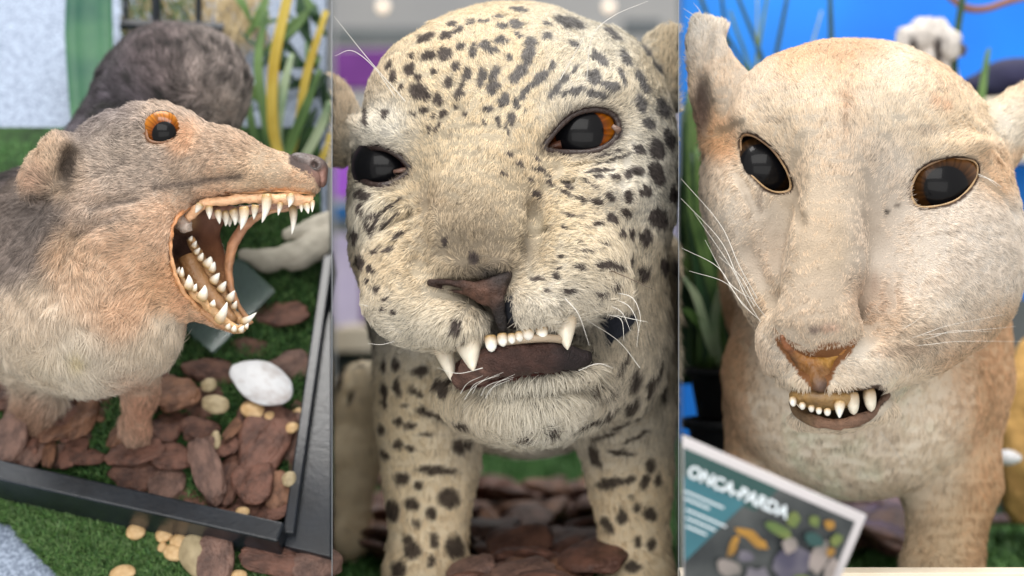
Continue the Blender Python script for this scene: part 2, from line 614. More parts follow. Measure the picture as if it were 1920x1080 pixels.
# ------------------------------------------------------------------ the jaguar
def build_jaguar():
    LO, HI = 625.0, 1271.0
    c = Clay((620, -40, -330), (1276, 1260, 1150), 6)
    # torso, shoulders, legs
    c.ell((985, 560, 700), (300, 290, 420), 0)
    c.cap((970, 420, 300), (990, 560, 560), 230, 270, 60)
    c.ell((805, 760, 480), (92, 190, 120), 60)
    c.path([(800, 700, 480, 95), (805, 900, 470, 76), (800, 1090, 440, 72), (800, 1260, 420, 74)], 40)
    c.ell((1165, 730, 470), (98, 170, 130), 60)
    c.path([(1180, 700, 480, 95), (1182, 900, 470, 70), (1195, 1090, 440, 62), (1195, 1260, 420, 66)], 40)
    c.path([(690, 740, 1000, 62), (660, 860, 980, 44), (652, 1010, 960, 38)], 40)
    # skull
    c.ell((962, 290, 240), (292, 285, 300), 60, rot=-4)
    c.ell((930, 190, 90), (240, 160, 150), 60)
    c.ell((1140, 330, 190), (125, 260, 210), 60)
    c.ell((735, 400, 150), (82, 190, 170), 50)
    # neck ruff on the right, throat
    c.ell((1165, 620, 260), (88, 170, 150), 60)
    c.ell((985, 740, 150), (170, 92, 160), 50)
    # brow ridges
    c.ell((1082, 178, 10), (92, 30, 56), 40, rot=-8)
    c.ell((725, 244, 30), (66, 26, 52), 40, rot=12)
    # bridge of the nose: broad, flat on top
    c.cap((945, 260, 20), (900, 410, -70), 112, 96, 45)
    c.ell((893, 440, -98), (97, 80, 72), 34, rot=4)
    c.ell((905, 492, -128), (86, 30, 46), 24, rot=-4)
    # muzzle pads
    c.ell((786, 550, -25), (108, 100, 110), 55, rot=14)
    c.ell((850, 604, -105), (66, 50, 70), 40)
    c.ell((1060, 505, -45), (112, 108, 115), 60, rot=-8)
    c.ell((1000, 572, -112), (70, 58, 74), 36)
    c.ell((1125, 545, 0), (54, 62, 90), 40)
    c.ell((1075, 420, 0), (90, 70, 100), 50)
    c.ell((760, 480, 10), (70, 70, 100), 50)
    # under-eye cheek rolls
    c.ell((1100, 350, 20), (110, 60, 110), 30, rot=10)
    c.ell((740, 400, 45), (66, 60, 100), 30)
    # chin
    c.ell((985, 762, -8), (104, 58, 82), 40, rot=-3)
    c.ell((1000, 700, -40), (118, 30, 66), 14, rot=-6)
    # grooves beside the bridge, between pads and under the nose
    c.cap((806, 380, -75), (785, 500, -120), 12, 14, 22, 'cut')
    c.cap((1000, 400, -100), (985, 500, -165), 14, 16, 26, 'cut')
    c.cap((940, 560, -235), (945, 640, -215), 20, 26, 22, 'cut')
    # wrinkles: right eye, left cheek, right muzzle
    for (a, b, r) in [((1040, 318), (1180, 300), 5), ((1050, 340), (1170, 345), 5), ((700, 372), (760, 356), 5),
                      ((712, 400), (775, 372), 5), ((722, 430), (778, 398), 4), ((735, 460), (788, 420), 4), ((1000, 440), (1075, 430), 4)]:
        f = c.front()
        c.cap((a[0], a[1], look(f, c, *a)), (b[0], b[1], look(f, c, *b)), r, r, 14, 'cut')
    # ears
    c.ell((616, 222, 300), (60, 96, 44), 24, rot=-26)
    c.ell((1275, 130, 300), (92, 80, 50), 24, rot=12)

    f0 = c.front()
    # mouth opening
    mouth = np.array([(848, 650), (900, 638), (945, 620), (1000, 612), (1060, 618), (1120, 590), (1178, 566), (1192, 580), (1178, 610), (1140, 640),
                      (1108, 655), (1104, 682), (1040, 694), (960, 705), (905, 718), (870, 728), (856, 712), (850, 690)], float)
    c.prism(mouth, -400, 70, k=14)
    c.ell((980, 655, 60), (120, 40, 110), 10, 'cut')
    # eye openings
    eyeL = np.array([(664, 298), (674, 284), (696, 276), (724, 279), (746, 291), (760, 304), (768, 318), (754, 332), (734, 344), (710, 348), (686, 342), (670, 322)], float)
    eyeR = np.array([(1020, 276), (1034, 254), (1054, 232), (1078, 213), (1108, 205), (1136, 208), (1154, 220), (1160, 240), (1152, 262), (1130, 278), (1100, 286), (1062, 286), (1034, 284)], float)
    for e, dx in ((eyeL, 0), (eyeR, 0)):
        m = e.mean(0)
        wb = look(f0, c, *m)
        c.prism(smooth_closed(e, 4), -400, wb + 75, k=10)
    c.clip(0, LO, True).clip(0, HI, False).clip(1, 1215, False)
    fm = c.front()
    V, Q = c.mesh(); V = crinkle(V, Q, 2.6)
    N = vnormals(V, Q)
    root = empty('jaguar', (960, 1200, 600))
    tag(root, 'spotted jaguar mount with bared teeth and amber eyes between the two dividers', 'jaguar')

    # ---- coat
    sp = []
    def add(rows, sc, ox, oy):
        for r in rows:
            x, y, a, b = r[:4]; an = r[4] if len(r) > 4 else 0
            sp.append((ox + x / sc, oy + y / sc, a / sc, b / sc, an))
    add([(330,345,45,32,25),(290,260,25,28),(325,290,20,12,30),(398,378,20,24),(437,312,17,28,10),(380,268,14,12),(360,210,30,18,-20),(420,205,32,20,-15),(463,250,20,22,20),
         (503,280,14,28,15),(475,350,18,26,30),(487,315,12,14),(530,190,17,28),(575,170,24,22),(605,190,22,16,20),(635,155,30,17,5),(663,215,14,17),(560,295,19,40,12),(608,280,18,36,20),
         (597,338,20,22),(745,162,24,22),(735,208,23,42,18),(703,268,23,28,30),(683,298,22,26),(805,135,24,15,10),(640,375,20,28,25),(687,388,12,24,-5),(735,335,14,24,20),(718,370,13,14),
         (718,415,8,10),(585,410,22,11,-15),(670,450,13,28,-10),(463,405,14,10,-20),(417,428,15,16),(343,415,16,14),(303,430,12,8),(385,438,12,10),(498,430,13,9),(568,463,12,8,20),
         (395,480,8,20,20),(368,490,7,18,15),(620,460,6,20,-10),(655,490,7,22,-10),(350,140,36,16,-25),(490,40,26,16,-20),(580,20,40,18),(470,112,28,12,-20),(425,135,28,13,-25),
         (520,85,22,12,-10),(570,80,20,12),(620,65,26,9),(700,40,38,10,10),(720,8,40,7,5),(690,90,28,16,15),(640,100,26,9,5),(700,130,20,12,10),(890,85,60,22,15),(820,20,60,9,5),
         (480,175,22,15,-10),(448,90,18,14),(880,45,50,8,12),(1000,60,46,12,20),(900,165,24,15,30),(870,300,22,15,-40),(905,262,8,28,40),(980,290,32,27,20),(1042,325,42,20,20),
         (1000,220,42,18,45),(1100,220,16,38,-30),(1165,310,18,48,-25),(1090,290,12,38,-20),(1240,405,26,42,-20),(1155,395,22,34,-15),(1185,465,27,22,20),(1265,520,20,42,-20),
         (1215,555,28,44,-15),(1152,558,26,20,20),(1145,640,26,20,10),(1215,650,30,48,-25),(1112,655,18,18),(1172,717,26,20),(1110,740,20,26,-20),(1225,820,38,40),(1280,730,16,34),
         (1285,860,18,58),(1103,795,22,16,20),(1045,820,24,17,15),(1173,890,28,30),(1122,878,13,26,-10),(1083,875,16,15),(1040,740,26,12,35),(995,757,24,13,10),(990,838,22,8,10),
         (1245,990,13,34,10),(1165,1015,26,24),(1122,970,12,16),(1280,1010,16,40),(885,805,22,7,20),(930,745,30,10,35),(880,690,24,13,40),(1000,660,22,10),(1060,665,26,10),
         (960,690,40,5,25),(1050,600,80,6,-20),(1000,640,60,4,-5),(1030,578,60,5,-15),(115,730,30,20,10),(105,780,12,22,-10),(133,840,10,50,-25),(170,830,8,50,30),(215,775,60,4,-35),
         (210,830,56,4,-40),(85,885,15,24),(105,980,20,32,-10),(120,440,12,34,5),(195,430,15,22,-10),(150,810,22,10,30),(165,940,16,12),(220,935,20,11,-10),(250,880,26,9,-30),
         (150,1015,14,12),(225,290,14,24,20),(215,250,12,20,15),(132,318,12,18),(960,935,26,6,5),(1000,995,24,8,15),(920,1005,22,8,10),(1050,990,30,13,20),(1020,915,14,7),
         (870,855,16,6,30),(840,1040,20,11,30),(420,905,13,20,10),(530,972,20,24),(1050,130,40,12,45),(1180,190,12,44,-35),(1225,260,12,44,-30),(260,330,12,12),(800,90,20,8,10),(820,250,14,20,30),
         (300,210,16,9,-30),(1075,500,14,26,30),(770,600,20,8,40),(800,650,26,7,50),(750,680,18,6,50)], 2.0, 623, 0)
    add([(900,285,30,12),(940,345,22,11),(1045,345,36,15),(1090,240,30,12),(1235,228,60,16,10),(1180,355,28,12),(990,250,24,8),(195,330,17,14),(240,370,18,10),(150,290,12,12),
         (170,235,14,12),(270,430,14,10),(225,420,16,8),(1240,320,20,16),(1010,190,18,8),(540,500,22,34,10),(570,570,20,18)], 2.348, 623, 400)
    add([(405,138,34,26),(295,105,18,28),(235,110,12,36),(300,205,18,40),(240,230,14,36),(240,280,14,26),(385,235,40,16,30),(510,210,30,40,-30),(430,330,44,16,20),(515,352,44,22,10),
         (305,372,22,16),(360,390,22,10),(225,410,16,22),(435,435,32,12),(300,475,22,26),(355,490,24,16),(240,525,20,22),(600,480,40,34),(480,595,90,18,5),(318,632,34,24),(395,665,20,17),
         (535,720,46,44),(275,780,26,46),(370,750,30,24),(455,795,24,32),(385,840,20,16),(370,965,34,40),(345,910,20,20),(465,915,22,32),(565,950,42,50),(305,1050,30,36),(455,1010,16,26),
         (335,300,18,10),(590,380,30,14,20),(1400,165,24,46,10),(1465,190,13,60,15),(1380,300,22,40,40),(1270,330,60,8,-30),(1200,220,40,10,-35),(1270,240,50,7,-30),(1200,370,80,8,-25),
         (1340,110,10,50,30),(1500,130,10,44,10),(1525,230,15,40),(1430,320,12,44,25),(1210,530,20,50,-20),(1330,515,60,13,5),(1290,655,80,20,-8),(1370,630,30,14),(1460,570,24,28),
         (1440,650,18,34),(1335,810,22,36,-10),(1400,765,18,18),(1465,795,28,28),(1265,850,20,44,-30),(1405,920,20,26),(1470,940,20,32),(1275,990,24,40,-40),(1385,1040,32,26),(1380,715,12,12),
         (1500,640,17,30),(1005,410,12,22,10),(1250,440,60,10,-15),(1400,440,60,9,-20),(1330,390,50,9,-25),(80,100,12,60,20),(40,180,10,60,20),(90,260,12,30,20),(880,440,30,8,0)], 2.454, 623, 640)
    add([(1010,150,10,26,45),(1040,170,8,24,40),(985,175,7,20,40),(930,160,10,6,0),(1075,172,26,7,-10),(1120,178,20,7,10),(955,290,9,5,30),(975,310,9,5,30),(945,330,8,4,30),(1010,320,14,5,30),(1030,345,14,4,30),(1060,360,16,4,25),(1005,365,10,5,40)], 1.0, 0, 0)
    SP = np.array(sp)
    spw = look(fm, c, SP[:, 0], SP[:, 1])
    dark = lin(70, 60, 58)

    def spots(p):
        q = p.copy()
        q[:, 0] += noise(p, 13, 5) * 4.0 + noise(p, 5, 6) * 1.6
        q[:, 1] += noise(p, 13, 7) * 4.0 + noise(p, 5, 8) * 1.6
        best = np.full(len(p), 9.0)
        for (u, v, a, b, an), ws in zip(sp, spw):
            kk = 1.06 if v < 640 else 1.2
            kk = kk * .95
            a = max(a * kk, 2.8); b = max(b * kk, 2.8)
            m = max(a, b) * 1.6 + 3
            sel = np.nonzero((np.abs(q[:, 0] - u) < m) & (np.abs(q[:, 1] - v) < m) & (np.abs(p[:, 2] - ws) < m * 2.5 + 20))[0]
            if len(sel) == 0: continue
            x = q[sel, 0] - u; y = q[sel, 1] - v
            r = math.radians(an); cx, sx = math.cos(r), math.sin(r)
            e = np.sqrt(((x * cx + y * sx) / a) ** 2 + ((-x * sx + y * cx) / b) ** 2)
            best[sel] = np.minimum(best[sel], e)
        s = 1 - np.clip((best - 0.85) / 0.35, 0, 1)
        # flanks and back, away from the traced face: rosettes of their own
        far = np.clip((p[:, 2] - 560) / 60, 0, 1) * (p[:, 1] < 690)
        rn = noise(p, 42, 55)
        s2 = np.clip((rn - 0.3) / 0.12, 0, 1)
        # faint flecks over cheeks and pads
        fz = np.exp(-(((p[:, 0] - 1080) / 100) ** 2 + ((p[:, 1] - 440) / 110) ** 2)) + np.exp(-(((p[:, 0] - 745) / 55) ** 2 + ((p[:, 1] - 450) / 90) ** 2)) + .7 * np.exp(-(((p[:, 0] - 850) / 130) ** 2 + ((p[:, 1] - 250) / 60) ** 2))
        s3 = np.clip((noise(p * [.8, 1.3, 1], 8, 57) - 0.42) / 0.2, 0, 1) * np.clip(fz, 0, 1) * .6 * (p[:, 2] < 250)
        return np.maximum(np.maximum(s, s2 * far), s3)

    base_t = [(950, 200, 170, lin(226, 210, 178)), (895, 400, 84, lin(160, 144, 120)), (890, 470, 70, lin(142, 127, 104)), (1000, 380, 26, lin(150, 134, 112)), (812, 380, 22, lin(168, 148, 120)), (930, 500, 24, lin(150, 134, 112)), (720, 240, 45, lin(222, 222, 216)), (1070, 190, 50, lin(215, 215, 210)),  # darker blobs either side of the bridge paint in crease shade
              (1120, 60, 90, lin(212, 210, 200)), (1200, 300, 80, lin(225, 222, 212)), (1080, 480, 70, lin(232, 222, 200)), (1070, 560, 60, lin(222, 218, 208)), (770, 520, 60, lin(218, 202, 172)),
              (760, 610, 60, lin(228, 224, 212)), (980, 770, 110, lin(226, 224, 214)), (690, 400, 40, lin(222, 218, 204)), (740, 400, 40, lin(205, 190, 160)), (790, 850, 120, lin(240, 222, 184)),
              (800, 1000, 100, lin(236, 216, 178)), (1180, 760, 90, lin(205, 196, 178)), (1190, 1000, 100, lin(230, 210, 172)), (980, 300, 50, lin(206, 186, 152)), (640, 150, 60, lin(224, 208, 184)),
              (1260, 100, 50, lin(216, 200, 168)), (1010, 470, 26, lin(170, 150, 120)), (1040, 440, 60, lin(222, 206, 172)), (870, 830, 60, lin(205, 196, 180)), (960, 330, 40, lin(190, 172, 140))]
    mouthS = smooth_closed(mouth, 3)
    eLs, eRs = smooth_closed(eyeL, 4), smooth_closed(eyeR, 4)

    def colour(p, n):
        b = blobs(p, base_t, lin(215, 200, 172))
        b = b * 0.74 + b.mean(axis=1, keepdims=True) * 0.26
        b = b * np.array([1.13, 1.09, 1.03])
        s = spots(p)[:, None]
        dk = blobs(p, [(890, 780, 10, lin(70, 60, 60)), (800, 900, 120, lin(70, 58, 50)), (1190, 900, 120, lin(70, 60, 52)), (1100, 60, 120, lin(110, 108, 108))], dark)
        b = b * (1 - s * 0.96) + dk * s * 0.96
        # dark skin fringe round the eyes
        for e, r in ((eLs, 13), (eRs, 20)):
            dd = poly_sdf(e, p[:, 0], p[:, 1])
            g = (1 - np.clip(dd / r, 0, 1))[:, None] * (p[:, 2] < 200)[:, None]
            b = b * (1 - g * 0.85) + lin(58, 44, 40) * g * 0.85
        g = np.exp(-(((p[:, 0] - 935) / 30) ** 2 + ((p[:, 1] - 600) / 34) ** 2))[:, None] * 0.8  # fur darkened to imitate shade in the gap under the nose
        b = b * (1 - g) + lin(60, 54, 52) * g
        g = np.exp(-(((p[:, 0] - 984) / 13) ** 2 + ((p[:, 1] - 462) / 40) ** 2))[:, None] * 0.6 * (p[:, 2] < 60)[:, None]
        b = b * (1 - g) + lin(60, 52, 46) * g
        g = np.exp(-(((p[:, 0] - 918) / 40) ** 2 + ((p[:, 1] - 512) / 14) ** 2))[:, None] * 0.9
        b = b * (1 - g) + lin(60, 56, 54) * g
        return b

    def bare(p):
        """0 where the skin is bare"""
        k = np.ones(len(p))
        near = p[:, 2] < 120
        k *= np.where(near & (poly_sdf(mouthS, p[:, 0], p[:, 1]) < 2), 0, 1)
        for e in (eLs, eRs):
            k *= np.where((p[:, 2] < 200) & (poly_sdf(e, p[:, 0], p[:, 1]) < 3), 0, 1)
        lip = np.array([(848, 722), (900, 655), (1000, 640), (1105, 650), (1108, 684), (1030, 697), (950, 708), (890, 728)], float)
        k *= np.where(near & (poly_sdf(lip, p[:, 0], p[:, 1]) < 0), 0, 1)
        k *= np.where((p[:, 2] < 0) & (poly_sdf(philt, p[:, 0], p[:, 1]) < 0), 0, 1)
        k *= np.where((p[:, 2] < -60) & (poly_sdf(nose_area, p[:, 0], p[:, 1]) < 0), 0, 1)
        k *= np.where((p[:, 0] < LO + 2) | (p[:, 0] > HI - 2), 0, 1)
        return k
    nose_area = np.array([(800, 528), (850, 540), (890, 524), (940, 512), (950, 540), (938, 566), (905, 574), (870, 560), (815, 545)], float) + np.array([0, 5.0])

    philt = np.array([(912, 572), (956, 556), (962, 600), (978, 622), (900, 640), (918, 604)], float)
    skin = colour(V, N) * np.where(V[:, 2] > 300, 0.95, 0.5)[:, None]  # head skin darkened as painted shade between the hairs
    skin[(poly_sdf(philt, V[:, 0], V[:, 1]) < 4) & (V[:, 2] < 0)] = lin(34, 36, 42)  # dark gap below the nose: its shade painted into the skin
    m = poly_sdf(mouthS, V[:, 0], V[:, 1])
    inm = (m < 10) & (V[:, 2] < 200)
    mc = blobs(V[inm], [(990, 670, 60, lin(92, 58, 52)), (880, 700, 34, lin(110, 78, 70)), (1120, 610, 50, lin(38, 42, 52)), (960, 610, 40, lin(34, 38, 44)), (1080, 680, 40, lin(48, 40, 44))], lin(50, 40, 42))
    skin[inm] = mc
    for e in (eLs, eRs):
        dd = poly_sdf(e, V[:, 0], V[:, 1])
        skin[(dd < 6) & (V[:, 2] < 250)] = lin(40, 28, 26)
    body = mk('body', V, Q, M['skin'], root, colors=skin)

    combs = [(900, 440, 50, (0.1, -1, 0)), (880, 516, 22, (0, 1, -.3)), (930, 508, 18, (0, 1, -.3)), (830, 520, 18, (0, 1, -.2)), (930, 330, 70, (0.1, -1, 0)), (950, 180, 120, (0, -1, 0)), (800, 150, 100, (-.5, -.9, 0)), (1120, 120, 100, (.6, -.8, 0)), (700, 260, 60, (-.9, -.3, 0.3)),
             (1200, 280, 70, (.8, .3, 0.3)), (1090, 180, 40, (.7, -.7, 0)), (1100, 350, 60, (1, -.1, 0)), (1060, 480, 60, (1, .1, 0)), (1120, 580, 60, (.9, .6, 0)), (1000, 590, 30, (.2, 1, 0)),
             (740, 420, 50, (-.6, .6, 0)), (780, 540, 60, (-.8, .5, 0)), (830, 620, 40, (-.5, .9, 0)), (890, 620, 26, (.1, 1, 0)), (980, 770, 90, (0, 1, -.2)), (900, 760, 40, (-.5, .9, 0)), (1070, 740, 50, (.5, .9, 0)),
             (1190, 500, 80, (.3, 1, 0.2)), (1170, 680, 70, (-.3, 1, 0)), (800, 850, 120, (0, 1, 0)), (1180, 900, 120, (0, 1, 0)), (640, 200, 60, (-.2, -1, 0)), (1270, 110, 50, (.2, -1, 0)), (780, 330, 40, (-.2, -1, 0)),
             (1010, 330, 40, (.7, -.6, 0))]
    lens = [(900, 440, 90, 14), (930, 300, 80, 14), (950, 180, 140, 14), (760, 540, 80, 17), (1060, 500, 90, 18), (1080, 590, 60, 30), (980, 770, 90, 52), (1170, 620, 90, 40), (820, 620, 50, 30),
            (1200, 300, 80, 15), (800, 900, 150, 18), (1190, 950, 150, 18), (720, 300, 50, 14), (1070, 200, 60, 17), (930, 516, 24, 18), (860, 520, 24, 18), (740, 420, 60, 22), (1080, 320, 50, 16)]
    comb = lambda p, n: blobs(p, combs, (0, .6, .6))
    length = lambda p: blobs(p, lens, 26)
    head = lambda p: (p[:, 2] < 330)
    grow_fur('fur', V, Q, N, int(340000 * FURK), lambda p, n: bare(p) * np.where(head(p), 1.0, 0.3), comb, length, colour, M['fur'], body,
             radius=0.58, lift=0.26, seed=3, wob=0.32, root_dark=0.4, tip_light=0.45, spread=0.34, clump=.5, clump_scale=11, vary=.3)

    # nose leather
    nc = Clay((780, 490, -330), (1000, 620, -40), 3)
    nc.ell((914, 547, -161), (32, 25, 22), 0, rot=-6)
    nc.cap((808, 530, -140), (880, 540, -166), 8, 14, 12)
    nc.cap((950, 516, -150), (930, 540, -168), 12, 20, 12)
    nc.cap((932, 568, -172), (944, 620, -150), 14, 9, 10)
    nc.ell((838, 538, -164), (34, 4, 22), 6, 'cut', rot=10)
    nc.ell((958, 532, -176), (7, 18, 18), 6, 'cut', rot=20)
    nc.ell((915, 520, -196), (40, 8, 12), 8, 'cut')
    nV, nQ = nc.mesh()
    ncol = blobs(nV, [(905, 550, 26, lin(86, 60, 48)), (845, 535, 26, lin(52, 34, 28)), (940, 596, 26, lin(36, 32, 32)), (925, 520, 20, lin(36, 32, 32)), (880, 552, 14, lin(84, 56, 42))], lin(56, 42, 36))
    nV = nV + vnormals(nV, nQ) * (noise(nV, 14, 5) * 2 + noise(nV, 6, 6))[:, None]
    nose = mk('nose', nV, nQ, M['hide'], root, colors=ncol * (1 + 0.4 * noise(nV, 8, 3))[:, None])
    fl = look(fm, c, *np.array([(905, 545)]).T)[0]
    # bring the nose to the surface
    dz = (fl - 12) - nV[:, 2].min() + 14
    nose.location = (0, dz * S * 0, 0)

    # eyes
    irisc = (lin(150, 70, 12), lin(225, 135, 30))
    wl = look(f0, c, 712, 310); wr = look(f0, c, 1095, 245)
    eyeball(root, (716, 312, wl + 62), 58, (-0.25, 0.0, -1), 62, 52, (lin(60, 40, 60), lin(70, 48, 40)))
    eyeball(root, (1092, 246, wr + 74), 74, (-0.10, 0.02, -1), 62, 38, irisc)
    for e in (eyeL, eyeR):
        q = smooth_closed(e, 5)
        w = look(f0, c, q[:, 0], q[:, 1])
        for _ in range(4): w = (np.roll(w, 1) + w + np.roll(w, -1)) / 3
        tv, tf = tube(np.column_stack([q, w + 8]), 6.5, seg=10, closed=True)
        cc = np.tile(lin(48, 34, 30), (len(tv), 1)) * (1 + 0.3 * noise(tv, 8, 4))[:, None]
        mk('eyelid', tv, tf, M['wet'], root, colors=cc)
    # stiff pale chin hairs crossing the lip
    for (a_, b_, r_, cl_) in (((738, 322, wl + 4), (764, 318, wl - 2), 6, lin(120, 92, 80)), ((1024, 276, wr + 14), (1052, 270, wr + 14), 8, lin(96, 60, 44)), ((1148, 236, wr + 2), (1162, 246, wr + 4), 7, lin(110, 86, 74))):
        tv, tf = tube([a_, b_], [r_ * .6, r_], seg=10); mk('eye_corner', tv, tf, M['wet'], root, colors=np.tile(cl_, (len(tv), 1)))
    # lips: lower lip roll, upper gum
    lw = lambda u, v: float(look(f0, c, u, v))
    rows = smooth_open([(854, 716, -95), (882, 698, -122), (930, 680, -136), (985, 672, -138), (1045, 670, -128), (1104, 672, -90)], 6)
    rows[:, 1] += noise(rows, 40, 3) * 5
    tv, tf = tube(rows, [12, 26, 31, 32, 28, 14], seg=24, flat=.55)
    tv = tv + noise(tv, 16, 7)[:, None] * 5 + noise(tv, 6, 8)[:, None] * 1.5
    cc = blobs(tv, [(880, 704, 26, lin(98, 72, 62)), (980, 660, 50, lin(66, 44, 38)), (1080, 670, 34, lin(36, 28, 30))], lin(56, 40, 36)) * (1 + 0.5 * noise(tv * [1, 2, 1], 9, 9))[:, None]  # right end coloured dark, as if fading into the mouth's shade
    mk('lip', tv, tf, M['hide'], root, colors=cc)
    rows = smooth_open([(902, 632, -128), (940, 640, -150), (985, 636, -156), (1030, 634, -150), (1068, 640, -125)], 6)
    tv, tf = tube(rows, [7, 8, 8, 8, 7], seg=10)
    mk('gum', tv, tf, M['wet'], root, colors=np.tile(lin(168, 150, 128), (len(tv), 1)))
    # teeth: (base, tip, radius)
    for b, t, r, wd, m_ in [((872, 610, -112), (887, 696, -158), 31, 1.0, 'tooth_old'), ((824, 622, -60), (850, 718, -96), 23, 1.0, 'tooth_old'),
                        ((1054, 578, -104), (1064, 656, -146), 27, 1.0, 'tooth_old'),
                        ((920, 630, -148), (922, 660, -158), 12, .8, 'tooth'), ((941, 626, -156), (944, 650, -164), 10, .8, 'tooth'), ((959, 626, -160), (960, 645, -166), 8, .8, 'tooth'),
                        ((973, 622, -160), (975, 641, -166), 8, .8, 'tooth'), ((990, 618, -158), (991, 638, -164), 11, .8, 'tooth'), ((1015, 612, -150), (1017, 638, -156), 12, .8, 'tooth')]:
        tv, tf = tooth(b, t, r, wide=wd, blunt=r < 15)
        mk('tooth', tv, tf, M['enamel'], root, colors=tooth_tint(tv, m_ == 'tooth_old'))
    # whiskers
    W = []
    def wsk(*pts): W.append([(p[0], p[1], p[2]) for p in pts])
    wsk((1150, 548, -90), (1185, 558, -120), (1200, 590, -130), (1198, 622, -135))
    wsk((1150, 560, -90), (1180, 575, -120), (1196, 610, -130), (1194, 650, -135))
    wsk((1135, 570, -90), (1165, 585, -120), (1182, 620, -130))
    wsk((1140, 590, -90), (1165, 600, -110), (1170, 640, -120))
    wsk((1150, 590, -80), (1185, 598, -110), (1215, 604, -120))
    wsk((1060, 560, -170), (1085, 590, -180), (1105, 648, -180))
    wsk((716, 582, -60), (690, 574, -80), (672, 570, -90))
    wsk((740, 640, -60), (715, 646, -80), (690, 644, -90))
    wsk((760, 190, -30), (690, 110, -70), (626, 30, -80))
    wsk((740, 180, -30), (700, 125, -60), (660, 95, -70), (628, 105, -80))
    wsk((1100, 150, -60), (1110, 70, -90), (1150, 30, -100), (1215, 2, -110))
    wsk((1050, 150, -60), (1100, 60, -90))
    wsk((1200, 690, -20), (1160, 640, -60), (1100, 600, -120))
    for k_ in range(7):
        g_ = np.random.default_rng(k_); u_ = 862 + k_ * 9 + g_.uniform(-4, 4); v_ = 742 + g_.uniform(-8, 8)
        wsk((u_, v_, -96), (u_ + 14, v_ - 20, -132), (u_ + 42 + g_.uniform(0, 20), v_ - 34 - g_.uniform(0, 10), -158))
    wsk((905, 690, -160), (860, 700, -150), (820, 690, -140))
    wsk((1085, 695, -120), (1120, 682, -140), (1150, 690, -140))
    whiskers('whisker', W, M['whisker'], root, 0.7)
    whiskers('whisker', [[(1140, 505, -120), (1180, 522, -150), (1230, 545, -160)]], M['whisker_dark'], root, 1.1)
    return c, fm
